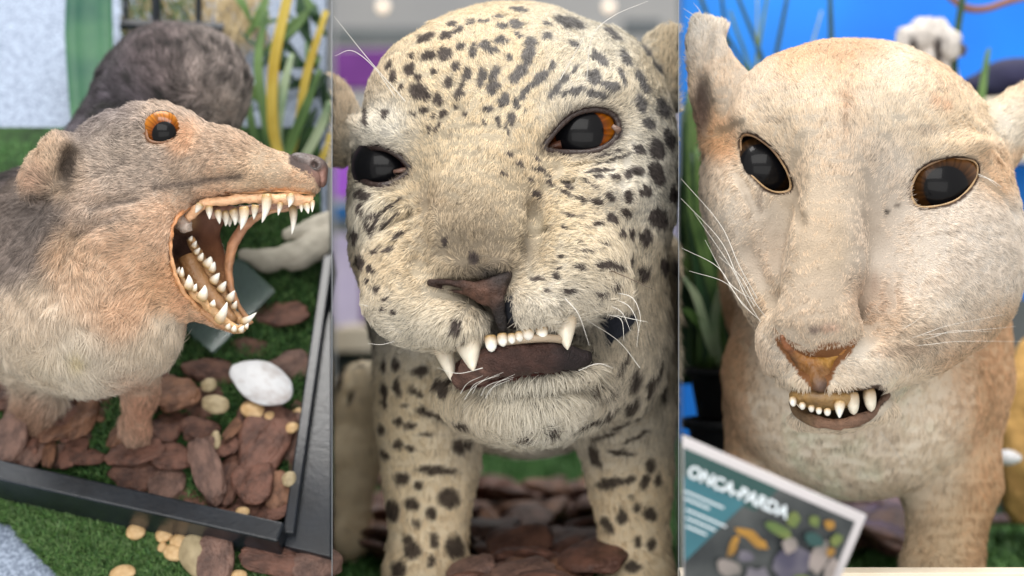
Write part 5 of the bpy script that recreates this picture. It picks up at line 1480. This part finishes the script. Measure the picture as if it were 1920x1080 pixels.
    for (u, v, a, b, an, h, mi, lb) in [(402, 1056, 64, 96, 2, .020, 3, 'upright oval grey brown bark slab in front of the tray'), (505, 1048, 130, 50, 4, .018, 0, 'long brown bark slab lying along the tray rim'),
                                        (592, 1062, 90, 50, -18, .016, 3, 'brown bark slab under the tray corner by the divider')]:
        pos = G(u, v, h); sc = S * (D + pos[1])
        put('bark_slab', bm[mi if mi != 3 else 7], pos, (a * sc, b * sc * 1.2, min(a, b) * sc * 1.2), ax, -an, (6, 4), lb, 'bark slab')
    pos = G(490, 716, .034); sc = S * (D + pos[1])
    ws = lump_mesh('white_stone', 91, 0.5, 0.10, M['white_stone'], n=20)
    put('white_stone', ws, pos, (128 * sc, 74 * sc * 1.1, 54 * sc), ax, -32, (0, 0), 'smooth white oval stone on the chips in the black tray', 'stone')
    # clear plate lying on the turf
    slab('acrylic_plate', [G(450, 485, .02), G(516, 549, .02), G(400, 664, .02), G(328, 602, .02)], n, 0, 0.003, M['acrylic'])
    tag(bpy.context.scene.objects['acrylic_plate'], 'clear greyish square plate lying on the turf under the open jaws', 'plate')
    # pale driftwood behind the muzzle
    dc = Clay((420, 380, 520), (621, 540, 760), 5)
    dc.path([(455, 478, 620, 10), (500, 488, 610, 20), (560, 478, 610, 26), (620, 450, 620, 28)], 14).cap((540, 440, 640), (630, 410, 640), 12, 20, 16)
    dc.clip(0, 620, False)
    v_, q_ = dc.mesh(); v_ += (noise(v_, 14, 3) * 3)[:, None] * np.array([0, 1, 1])
    o = mk('driftwood', v_, q_, M['drift']); tag(o, 'pale grey curved driftwood piece lying behind the open jaws', 'driftwood')
    # plants behind
    def leaf_plant(name, label, base, leaves, mats, cat='plant'):
        r = bpy.data.objects.new(name, None); r.empty_display_size = .01; COL.objects.link(r); r.location = Vector(P(base)); tag(r, label, cat)
        for i, (pts, wd, mi) in enumerate(leaves):
            strap('leaf', [P(p) for p in pts], [x * S * 1.5 for x in wd], M[mats[mi]], r)
        return r
    leaf_plant('strap_leaf_plant', 'green strap leaf plant with two yellow blades behind the fox muzzle', (545, 300, 860),
               [([(532, 320, 820), (512, 240, 830), (514, 120, 840), (545, -30, 850)], [14, 17, 17, 15], 1), ([(540, 320, 840), (560, 230, 850), (575, 140, 850), (612, 20, 860)], [8, 13, 13, 9], 1),
                ([(520, 330, 840), (500, 240, 850), (484, 120, 860), (500, 20, 870)], [10, 14, 14, 8], 0), ([(545, 330, 820), (580, 280, 810), (605, 230, 800), (618, 190, 790)], [8, 14, 14, 8], 2),
                ([(530, 340, 830), (546, 270, 820), (570, 210, 810), (600, 130, 800)], [8, 16, 16, 6], 0), ([(510, 330, 850), (480, 270, 860), (462, 180, 870), (440, 90, 880)], [8, 12, 12, 6], 0),
                ([(540, 330, 850), (520, 260, 850), (528, 180, 850), (548, 100, 850)], [8, 16, 18, 6], 2), ([(560, 340, 800), (590, 320, 780), (612, 280, 770), (619, 250, 770)], [8, 12, 10, 6], 1),
                ([(500, 340, 850), (470, 300, 860), (452, 250, 860), (448, 190, 870)], [6, 10, 12, 4], 0)], ['leaf', 'leaf_yellow', 'leaf_pale'])
    rng = np.random.default_rng(12)
    lv = []
    for i in range(34):
        u = rng.uniform(440, 612); v = rng.uniform(40, 330); a = rng.uniform(-1, 1)
        ln = rng.uniform(50, 120); w0 = rng.uniform(900, 1000)
        e = (min(u + a * ln, 614), v - ln * rng.uniform(.2, 1))
        lv.append(([(u, v, w0), ((u + e[0]) / 2 + rng.uniform(-8, 8), (v + e[1]) / 2, w0 - 14), (e[0], e[1], w0 - 4)], [4, rng.uniform(12, 24), 3], int(rng.integers(0, 3))))
    leaf_plant('leafy_plant', 'dense dark green leafy plant filling the corner behind the strap leaves', (540, 330, 980), lv, ['leaf_dark', 'leaf', 'leaf_dark'])
    o = None
    leaf_plant('broad_leaf', 'broad upright teal green leaf standing behind the fox rump', (170, 240, 930), [([(182, 300, 880), (174, 180, 895), (168, 60, 910), (170, -60, 915)], [64, 74, 76, 70], 0)], ['teal_leaf'], 'leaf')
    r = bpy.data.objects.new('plant_crate', None); r.empty_display_size = .01; COL.objects.link(r); r.location = Vector(P((335, 60, 980))); tag(r, 'black slatted crate of straw and leaves behind the fox rump', 'crate')
    for (a, b, rr) in [((292, -30, 960), (292, 60, 960), 9), ((372, -30, 965), (372, 60, 965), 6), ((225, 45, 960), (420, 52, 960), 10), ((235, -30, 962), (235, 40, 962), 5)]:
        tv, tf = tube([a, b], [rr, rr], seg=4); mk('slat', tv, tf, M['black'], r, smooth=False)
    V = []; F = []; C = []
    for i in range(1300):
        u, v = rng.uniform(225, 500), rng.uniform(-40, 70); w0 = rng.uniform(985, 1060); a = rng.normal(0, .3) + (1.57 if u > 370 else 1.2); l = rng.uniform(15, 45)
        p = P(np.array([(u, v, w0), (u + math.cos(a) * l, v + math.sin(a) * l, w0 - 6)])); i0 = len(V)
        V += [p[0] + [-.0006, 0, 0], p[0] + [.0006, 0, 0], p[1] + [.0004, 0, 0], p[1] - [.0004, 0, 0]]; F.append((i0, i0 + 1, i0 + 2, i0 + 3))
        C.append([lin(206, 186, 146), lin(170, 150, 112), lin(92, 112, 62), lin(60, 80, 48)][rng.integers(0, 2) if u > 360 else rng.integers(1, 4)]); C += [C[-1]] * 3
    s_ = wmesh('straw', np.array(V), F, M['blade'], r, smooth=False, colors=np.array(C)); s_['kind'] = 'stuff'


def floor_plane():
    return Plane((0, 0, ZO - 700 * S), (0, 0, 1))


def middle_bay():
    pl = floor_plane(); G = pl.at; ax = pl.axes(); zf = pl.p[2]
    g = boxw('floor', (-3.2, 0.02, zf - 0.06), (3.2, 5.2, zf - 0.004), M['turf_back']); tag(g, kind='structure')
    X = lambda u, y: (u - 960) * S * (D + y)
    Z = lambda v, y: (540 - v) * S * (D + y) + ZO
    # turf strip
    poly = [(629, 1250), (629, 860), (700, 806), (1220, 806), (1266, 850), (1266, 1250)]
    t = turf('grass', Plane(pl.p, pl.n), poly, 26000, 0.012, ((.05, .15, .04), (.09, .24, .06), (.12, .26, .08)), 21, h0=-.004, width=.0016)
    tag(t, 'bright green artificial grass under the jaguar', 'grass', kind='stuff')
    rng = np.random.default_rng(31)
    bm = [lump_mesh('bark_chip', 130 + i, 0.28, 0.22, M['bark'][(0, 1, 3, 1, 0, 2)[i]], wood=True, n=10) for i in range(6)]
    def scatter(n_, u0, u1, v0, v1, hmax, label, group, smin=.035, smax=.06):
        for i in range(n_):
            v = v0 + (v1 - v0) * (i + .5) / n_ + rng.uniform(-8, 8); u = rng.uniform(u0, u1)
            p = G(u, v, rng.uniform(0.006, hmax)); s = rng.uniform(smin, smax) * min(1.0, (D + p[1]) / 1.55)
            if not (X(627, p[1]) + s * .6 < p[0] < X(1268, p[1]) - s * .6): continue
            put('bark_chip', bm[rng.integers(6)], p, (s * 1.2, s, s), ax, rng.uniform(0, 360), (rng.uniform(-25, 25), rng.uniform(-25, 25)), label, 'bark chip', group)
    scatter(100, 850, 1130, 905, 1110, .045, 'dark reddish bark chip in the pile between the jaguar forelegs', 'bark chips between the jaguar forelegs')
    scatter(26, 632, 730, 940, 1040, .03, 'weathered bark chip left of the jaguar foreleg', 'bark chips left of the jaguar')
    scatter(14, 640, 720, 855, 900, .02, 'small far bark chip on the turf behind the jaguar left side', 'far bark chips behind the jaguar', .03, .05)
    scatter(12, 1225, 1266, 930, 1080, .03, 'reddish bark chip beside the right divider near the jaguar', 'bark chips by the jaguar right foreleg')
    # long sticks of bark on the left
    for (u, v, a, an, lb) in [(660, 1000, 110, 4, 'long flat bark strip left of the jaguar foreleg'), (670, 960, 80, -12, 'short tan bark strip above the long one by the jaguar')]:
        p = G(u, v, .03); sc = S * (D + p[1]); put('bark_strip', bm[2], p, (a * sc * 1.2, 34 * sc, 30 * sc), ax, an, (10, 0), lb, 'bark strip')
    # hall behind
    y = 1.15
    boxw('hall_wall', (X(560, y + 1.6), y + 1.6, zf), (X(1330, y + 1.6), y + 1.64, Z(-160, y + 1.6)), M['grey_wall']); tag(bpy.data.objects['hall_wall'], kind='structure')
    def panel(name, u0, v0, u1, v1, yy, mat, label, cat, th=.03):
        o = boxw(name, (X(u0, yy), yy, Z(v1, yy)), (X(u1, yy), yy + th, Z(v0, yy)), M[mat], bev=.002); tag(o, label, cat); return o
    panel('purple_banner', 626, 92, 742, 166, 1.9, 'purple', 'dark purple banner above the jaguar left ear', 'banner')
    panel('violet_panel', 626, 268, 700, 372, 1.7, 'purple_bright', 'bright violet panel left of the jaguar eye', 'panel')
    panel('blue_rail', 626, 384, 690, 412, 1.6, 'blue_strip', 'narrow blue rail below the violet panel', 'rail')
    panel('dark_rail', 626, 412, 700, 436, 1.6, 'grey_dark', 'dark grey rail under the blue rail', 'rail')
    panel('lilac_banner', 626, 440, 676, 612, 1.9, 'lilac', 'pale lilac panel left of the jaguar muzzle', 'panel')
    panel('purple_banner', 678, 440, 760, 612, 1.95, 'purple', 'deep purple panel behind the jaguar left cheek', 'panel')
    panel('cream_plinth', 626, 614, 740, 660, 1.2, 'cream', 'cream plinth top left of the jaguar shoulder', 'plinth', .2)
    panel('grey_plinth', 626, 661, 760, 800, 1.25, 'grey_dark', 'dark grey plinth body under the cream top', 'plinth', .2)
    panel('grey_beam', 626, 52, 800, 82, 2.2, 'grey_dark', 'dark grey ceiling beam left of the jaguar crown', 'beam')
    panel('dark_duct', 1170, 36, 1240, 64, 2.2, 'grey_dark', 'dark grey duct right of the jaguar crown', 'duct')
    panel('lilac_banner', 1235, 190, 1269, 640, 1.9, 'lilac', 'pale lilac banner beside the right divider', 'banner')
    panel('orange_box', 1238, 655, 1269, 720, 1.2, 'sand', 'orange brown box beside the right divider', 'box', .1)
    panel('white_box', 1238, 608, 1269, 654, 1.3, 'cream', 'cream box on the orange brown box', 'box', .1)
    for u, lb in ((718, 'small warm lamp above the jaguar left brow'), (1142, 'small warm lamp above the jaguar right brow')):
        p = P((u, 13, 5200)); me = lump_mesh('hall_lamp', 5, 1, 0, M['bulb']); o = put('hall_lamp', me, p, (.02, .02, .02), ax, 0); tag(o, lb, 'lamp')


def right_bay():
    pl = floor_plane(); G = pl.at; ax = pl.axes(); zf = pl.p[2]
    X = lambda u, y: (u - 960) * S * (D + y)
    Z = lambda v, y: (540 - v) * S * (D + y) + ZO
    o = boxw('backdrop_board', (X(1276, 1.5), 1.5, zf), (X(2260, 1.5), 1.53, Z(-200, 1.5)), M['blue']); tag(o, 'vivid blue backdrop board behind the puma', 'board')
    t = turf('grass', pl, [(1278, 1250), (1278, 900), (1960, 860), (1990, 1250)], 18000, 0.012, ((.06, .15, .04), (.10, .22, .06)), 22, h0=-.004, width=.0016)
    tag(t, 'bright green artificial grass under the puma', 'grass', kind='stuff')
    rng = np.random.default_rng(41)
    bm = [lump_mesh('bark_chip', 230 + i, 0.28, 0.22, M['bark'][(0, 1, 3, 1)[i]], wood=True, n=10) for i in range(4)]
    for i in range(34):
        v = rng.uniform(925, 1010); u = rng.uniform(1560, 1740)
        p = G(u, v, rng.uniform(.006, .03)); s = rng.uniform(.035, .06)
        put('bark_chip', bm[rng.integers(4)], p, (s * 1.2, s, s), ax, rng.uniform(0, 360), (rng.uniform(-25, 25), rng.uniform(-25, 25)), 'dark bark chip in the shade under the puma chest', 'bark chip', 'bark chips under the puma')
    p = G(1905, 975, .02); put('bark_slab', bm[1], p, (.10, .035, .03), ax, -8, (0, 0), 'terracotta brown bark slab on turf right of the puma foreleg', 'bark slab')
    # sand bank and stone at the right
    sc_ = Clay((1850, 560, 900), (2160, 980, 1300), 12); sc_.ell((2010, 830, 1100), (150, 230, 150), 0); v_, q_ = sc_.mesh(); v_ += (noise(v_, 30, 9) * 9)[:, None]
    o = mk('mulch_bank', v_, q_, M['sand']); tag(o, 'bright golden mulch bank right of the puma foreleg', 'mulch', kind='stuff')
    ws = lump_mesh('white_stone', 93, 0.8, 0.08, M['white_stone'])
    put('white_stone', ws, P((1890, 858, 860)), (.022, .02, .016), ax, 10, (0, 0), 'small white stone on the golden mulch bank', 'stone')
    # pots at the left
    def pot(u, v, w0, r, h, label):
        root = empty('plant_pot', (u, v + h, w0)); tag(root, label, 'pot')
        c0 = P((u, v, w0)); V = []; F = []; seg = 36
        prof = [(r * .72, h), (r * .86, h * .2), (r * .9, h * .14), (r, h * .13), (r, 0), (r * .93, 0), (r * .9, h * .12)]
        for (rr, hh) in prof:
            for k in range(seg):
                a = 2 * math.pi * k / seg; V.append(c0 + np.array([math.cos(a) * rr * S * 1.3, math.sin(a) * rr * S * 1.3, -hh * S * 1.3]))
        for i in range(len(prof) - 1):
            for k in range(seg):
                F.append((i * seg + k, i * seg + (k + 1) % seg, (i + 1) * seg + (k + 1) % seg, (i + 1) * seg + k))
        wmesh('pot_wall', np.array(V), F, M['pot'], root)
        V = [c0 + np.array([math.cos(2 * math.pi * k / seg) * r * .9 * S * 1.3, math.sin(2 * math.pi * k / seg) * r * .9 * S * 1.3, -h * .12 * S * 1.3]) for k in range(seg)]
        wmesh('soil', np.array(V), [tuple(range(seg))], M['soil'], root, smooth=False)
        return root
    pot(1375, 690, 820, 92, 90, 'black plastic plant pot with wide rim left of the puma')
    pot(1372, 785, 700, 88, 120, 'nearer black plant pot low on the left of the puma')
    def plant(name, label, base, leaves):
        r = bpy.data.objects.new(name, None); r.empty_display_size = .01; COL.objects.link(r); r.location = Vector(P(base)); tag(r, label, 'plant')
        for pts, wd, m_ in leaves:
            strap('leaf', [P(p) for p in pts], [x * S * 1.7 for x in wd], M[m_], r)
    L_ = []
    for i in range(70):
        u = rng.uniform(1284, 1345); w0 = rng.uniform(960, 1150); tv = rng.uniform(165, 330) if i % 3 else rng.uniform(330, 520); e = np.clip(u + rng.uniform(-14, 14), 1282, 1350)
        L_.append(([(u, 720, w0), (u + rng.uniform(-8, 8), 560, w0), ((u + e) / 2, (690 + tv) / 2 - 40, w0), (e, tv, w0 - 10)], [14, rng.uniform(18, 28), rng.uniform(14, 24), 5], ('leaf_dark', 'leaf_dark', 'leaf_dark', 'leaf')[i % 4]))
    for i in range(64):
        u = rng.uniform(1310, 1400); w0 = rng.uniform(850, 1100); e = rng.uniform(1284, 1375); tv = rng.uniform(150, 520) if i % 2 else rng.uniform(170, 300)
        L_.append(([(u, 690, w0), ((u + e) / 2 + 12, 560, w0), (e + rng.uniform(-4, 18), (690 + tv) / 2 - 40, w0), (e, tv, w0 - 10)], [10, rng.uniform(14, 24), rng.uniform(12, 20), 4], ('leaf_dark', 'leaf_dark', 'leaf')[i % 3]))
    L_ += [([(1350, 690, 820), (1340, 600, 800), (1355, 540, 780), (1376, 500, 770)], [8, 12, 12, 4], 'leaf_pale'), ([(1350, 690, 820), (1320, 620, 800), (1295, 590, 780), (1280, 580, 770)], [8, 14, 12, 4], 'leaf'), ([(1350, 690, 830), (1330, 640, 800), (1306, 560, 790), (1282, 520, 780)], [8, 14, 12, 4], 'leaf_pale')]
    plant('potted_strap_plant', 'dense dark green strap leaves rising from the wide pot left of the puma', (1350, 690, 880), L_)
    L_ = []
    for (a, b, m_, wd) in [((1400, 250), (1310, -20), 'leaf_dark', 8), ((1430, 250), (1478, -20), 'leaf_dark', 7), ((1470, 230), (1380, -20), 'leaf_dark', 7), ((1440, 240), (1370, 20), 'leaf', 5), ((1400, 240), (1440, -20), 'leaf', 5), ((1560, 150), (1556, -20), 'leaf_dark', 9),
                            ((1452, 240), (1350, 40), 'leaf_dark', 6), ((1500, 180), (1540, 20), 'leaf_pale', 3), ((1380, 240), (1352, -20), 'leaf_dark', 6), ((1420, 240), (1420, -20), 'leaf_pale', 3)]:
        L_.append(([(a[0], a[1] + 90, 1180), ((a[0] * 2 + b[0]) / 3, (a[1] * 2 + b[1]) / 3, 1190), (b[0] + (b[0] - a[0]) * .02, b[1], 1200)], [wd, wd, wd * .7], m_))
    plant('reed_plant', 'thin dark reeds crossing before the blue board above the puma left ear', (1430, 330, 1180), L_)
    L_ = [([(1790, 180, 1080), (1790, 100, 1080), (1804, 0, 1080), (1812, -40, 1080)], [9, 11, 10, 8], 'leaf_dark'), ([(1832, 240, 1060), (1840, 180, 1060), (1850, 110, 1060), (1856, 90, 1060)], [12, 12, 8, 3], 'leaf')]
    plant('tall_reed', 'two upright green reeds behind the puma right brow', (1800, 260, 1080), L_)
    # second mount far behind: only a pale paw shows
    pc = Clay((1670, 20, 1000), (1830, 260, 1200), 5)
    pc.cap((1745, 90, 1100), (1770, 210, 1120), 38, 40, 0)
    for (du, dv) in ((-38, -8), (-12, -24), (16, -24), (38, -2)): pc.ell((1742 + du, 84 + dv, 1070), (20, 26, 24), 14)
    pc.ell((1800, 90, 1080), (9, 9, 9), 8)
    v_, q_ = pc.mesh(); n_ = vnormals(v_, q_)
    r = empty('animal_paw', (1760, 240, 1120)); tag(r, 'white and grey striped paw of another mount before the blue board', 'paw')
    def pcol(p, n):
        s = np.clip(np.sin((p[:, 0] - 1700) / 7.5) * 1.4 - .2, 0, 1) * np.clip((p[:, 1] - 62) / 14, 0, 1)
        return lin(236, 232, 228) * (1 - s[:, None]) + lin(96, 90, 90) * s[:, None]
    pb = mk('paw', v_, q_, M['skin'], r, colors=pcol(v_, n_))
    grow_fur('fur', v_, q_, n_, 9000, lambda p, n: np.ones(len(p)), lambda p, n: np.tile([.1, 1, 0.], (len(p), 1)), lambda p: np.full((len(p), 1), 16.), pcol, M['fur'], pb, radius=1.1, seed=9)
    # branch, dark cloth and tan strip at the top right
    tv, tf = tube(smooth_open([(1770, -14, 1150), (1810, 14, 1150), (1850, 16, 1150), (1900, 0, 1150), (1990, -20, 1150)], 6), [6, 8, 7, 7, 6], seg=10)
    o = mk('branch', tv, tf, M['branch']); tag(o, 'curved brown branch at the top above the puma right ear', 'branch')
    nc = Clay((1770, 70, 1150), (2060, 260, 1400), 8); nc.ell((1910, 140, 1270), (70, 32, 60), 0).ell((1850, 160, 1270), (50, 22, 50), 20).ell((1990, 130, 1270), (60, 40, 60), 20); v_, q_ = nc.mesh()
    o = mk('dark_cushion', v_, q_, M['navy']); tag(o, 'dark navy cushion shape behind the puma right ear', 'cushion')
    o = boxw('tan_ledge', (X(1835, 1.38), 1.38, Z(300, 1.38)), (X(2080, 1.38), 1.46, Z(172, 1.38)), M['cream']); tag(o, 'tan ledge below the dark navy cushion', 'ledge')
    # dark stand at the right edge
    o = boxw('dark_stand', (X(1893, .62), .62, zf), (X(2040, .62), .66, Z(560, .62)), M['grey_dark']); tag(o, 'dark grey stand at the right edge beside the puma', 'stand')
    # the information card
    w0 = -680
    a = math.radians(23.6)
    e1 = np.array([math.cos(a), 0.06, -math.sin(a)]); e1 /= np.linalg.norm(e1)
    nrm = np.array([0.0, -1.0, 0.05]); nrm -= e1 * (nrm @ e1); nrm /= np.linalg.norm(nrm)
    e2 = np.cross(nrm, e1)          # up along the card
    O = P((1626, 966, w0))          # its upper right corner
    sc = S * (D + w0 * S)
    def C2(x, y, h=0): return O - e1 * x * sc - e2 * y * sc + nrm * h
    root = bpy.data.objects.new('info_card', None); root.empty_display_size = .01; COL.objects.link(root); root.location = Vector(C2(190, 330)); tag(root, 'tilted white framed information card with teal print in front of the puma', 'sign')
    # the card is cut by the divider: its left side butts on the board
    def clipu(pts):
        return pts
    Wc = 372
    slab('board', [C2(0, 0), C2(381, 0), C2(250, 300), C2(0, 300)], nrm, -0.003, 0, M['sign_white'], root, bev=.0005)
    slab('print', [C2(17, 20), C2(371, 20), C2(252, 294), C2(17, 294)], nrm, 0.0002, 0.0006, M['sign_dark'], root)
    slab('print_band', [C2(175, 20), C2(370.5, 20), C2(347, 76), C2(200, 76)], nrm, 0.0008, 0.0010, M['sign_green'], root)
    slab('print_field', [C2(223, 68), C2(350, 68), C2(286, 214)], nrm, 0.0012, 0.0014, M['sign_teal'], root)
    def blob(name, x, y, r1, r2, m_, sd, hh):
        g = np.random.default_rng(sd); pts = [C2(x + math.cos(t) * r1 * g.uniform(.7, 1.2), y + math.sin(t) * r2 * g.uniform(.7, 1.2)) for t in np.linspace(0, 2 * math.pi, 12)[:-1]]
        slab(name, pts, nrm, hh, hh + .0002, M[m_], root)
    for i, (x, y, r1, r2, m_) in enumerate([(196, 120, 26, 8, 'flower_y'), (172, 128, 20, 9, 'flower_y'), (214, 150, 8, 24, 'flower_y'), (130, 62, 14, 14, 'print_g'), (92, 50, 12, 10, 'print_g'), (62, 44, 12, 9, 'flower_y'), (40, 66, 10, 14, 'print_g'),
                                            (100, 140, 34, 44, 'print_v'), (60, 110, 18, 34, 'print_p'), (30, 120, 12, 30, 'print_p'), (210, 190, 26, 16, 'print_p'), (150, 190, 26, 24, 'print_v'), (80, 80, 20, 12, 'sign_green'), (150, 90, 30, 12, 'print_g'), (120, 110, 14, 16, 'print_p'), (190, 160, 16, 12, 'print_v'), (70, 160, 20, 14, 'print_g'), (46, 90, 8, 10, 'flower_y')]):
        blob('print_patch', x, y, r1, r2, m_, 50 + i, .0018 + i * .0003)
    fc = bpy.data.curves.new('lettering', 'FONT'); fc.body = 'ONÇA-PARDA'; fc.size = 31.5 * sc; fc.extrude = 0.0002; fc.offset = 0.0003; fc.materials.append(M['letter'])
    fo = bpy.data.objects.new('lettering', fc); COL.objects.link(fo)
    bl = C2(347, 66, .0022)
    mw = Matrix([[e1[i], e2[i], nrm[i], bl[i]] for i in range(3)] + [[0, 0, 0, 1]])
    fo.parent = root; fo.matrix_parent_inverse = Matrix.Identity(4)
    fo.matrix_basis = Matrix.Translation(-Vector(root.location)) @ mw
    fc.space_character = 1.0
    bpy.context.view_layer.update()
    me = bpy.data.meshes.new_from_object(fo)
    fm_ = fo.matrix_basis.copy(); bpy.data.objects.remove(fo)
    fo = bpy.data.objects.new('lettering', me); COL.objects.link(fo); fo.parent = root; fo.matrix_basis = fm_
    for i, (x0, x1, y) in enumerate([(338, 258, 92), (333, 282, 104), (322, 240, 122), (316, 256, 136), (310, 268, 150)]):
        slab('print_line', [C2(x0, y), C2(x1, y), C2(x1, y + 3.5), C2(x0, y + 3.5)], nrm, 0.0018, 0.0020, M['letter'], root)
    # pale front ledge
    p0 = P((1274, 1074, -60)); p1 = P((1990, 1070, -60))
    o = boxw('front_ledge', (p0[0] + .001, p0[1], p0[2] - .03), (p1[0], p1[1] + .02, p0[2]), M['cream'], bev=.001); tag(o, 'pale front ledge running along the bottom of the puma bay', 'ledge')
# ------------------------------------------------------------------ camera, light, air
def stage():
    sc = bpy.context.scene
    cd = bpy.data.cameras.new('camera'); cam = bpy.data.objects.new('camera', cd); COL.objects.link(cam)
    cam.location = (0, -D, ZO); cam.rotation_euler = (math.radians(90), 0, 0)
    cd.sensor_width = 36; cd.lens = 36 * D / 0.66; cd.clip_start = 0.05; cd.clip_end = 100
    cd.dof.use_dof = True; cd.dof.focus_distance = D - 0.03; cd.dof.aperture_fstop = 3.6
    sc.camera = cam
    w = bpy.data.worlds.new('World'); sc.world = w; w.use_nodes = True
    N, L = w.node_tree.nodes, w.node_tree.links
    bg = N['Background']; bg.inputs['Color'].default_value = (1.0, 0.975, 0.94, 1); bg.inputs['Strength'].default_value = 0.78

    def area(name, loc, target, size, power, col, sy=None):
        ld = bpy.data.lights.new(name, 'AREA'); ld.shape = 'RECTANGLE'; ld.size = size; ld.size_y = sy or size
        ld.energy = power; ld.color = col
        o = bpy.data.objects.new(name, ld); COL.objects.link(o); o.location = loc
        o.rotation_euler = (Vector(target) - Vector(loc)).to_track_quat('-Z', 'Y').to_euler()
        return o
    area('ceiling_lamp', (0, -0.35, 1.75), (0, 0.15, 0.25), 1.6, 32, (1.0, 0.97, 0.93), 0.5)
    area('back_fill', (0, 0.95, 1.9), (0, 0.8, 0.1), 2.4, 34, (1.0, 0.98, 0.95), 0.9)  # added fill light lifting the dim backgrounds behind the heads
    area('window_light', (-0.3, -1.9, 1.35), (0, 0.1, 0.15), 2.2, 30, (1.0, 0.975, 0.94), 1.2)
    area('front_fill', (0.1, -1.7, -0.05), (0, 0.3, 0.1), 2.2, 9, (1.0, 0.98, 0.95), 0.9)  # added low fill for bodies shadowed by the heads, no real lamp
    sc.view_settings.view_transform = 'Standard'; sc.view_settings.look = 'None'
    sc.view_settings.exposure = 0.0; sc.view_settings.gamma = 1; sc.view_settings.use_curve_mapping = False
    sc.render.engine = 'CYCLES'
    sc.cycles.use_denoising = True
    sc.cycles.max_bounces = 6; sc.cycles.diffuse_bounces = 3; sc.cycles.glossy_bounces = 3; sc.cycles.transmission_bounces = 6
    sc.cycles_curves.shape = 'RIBBONS'
    sc.cycles.use_adaptive_sampling = True; sc.cycles.adaptive_threshold = 0.015
    sc.render.film_transparent = False
setup_mats()
stage()
dividers()
left_bay()
middle_bay()
right_bay()
build_fox()
build_jaguar()
build_puma()
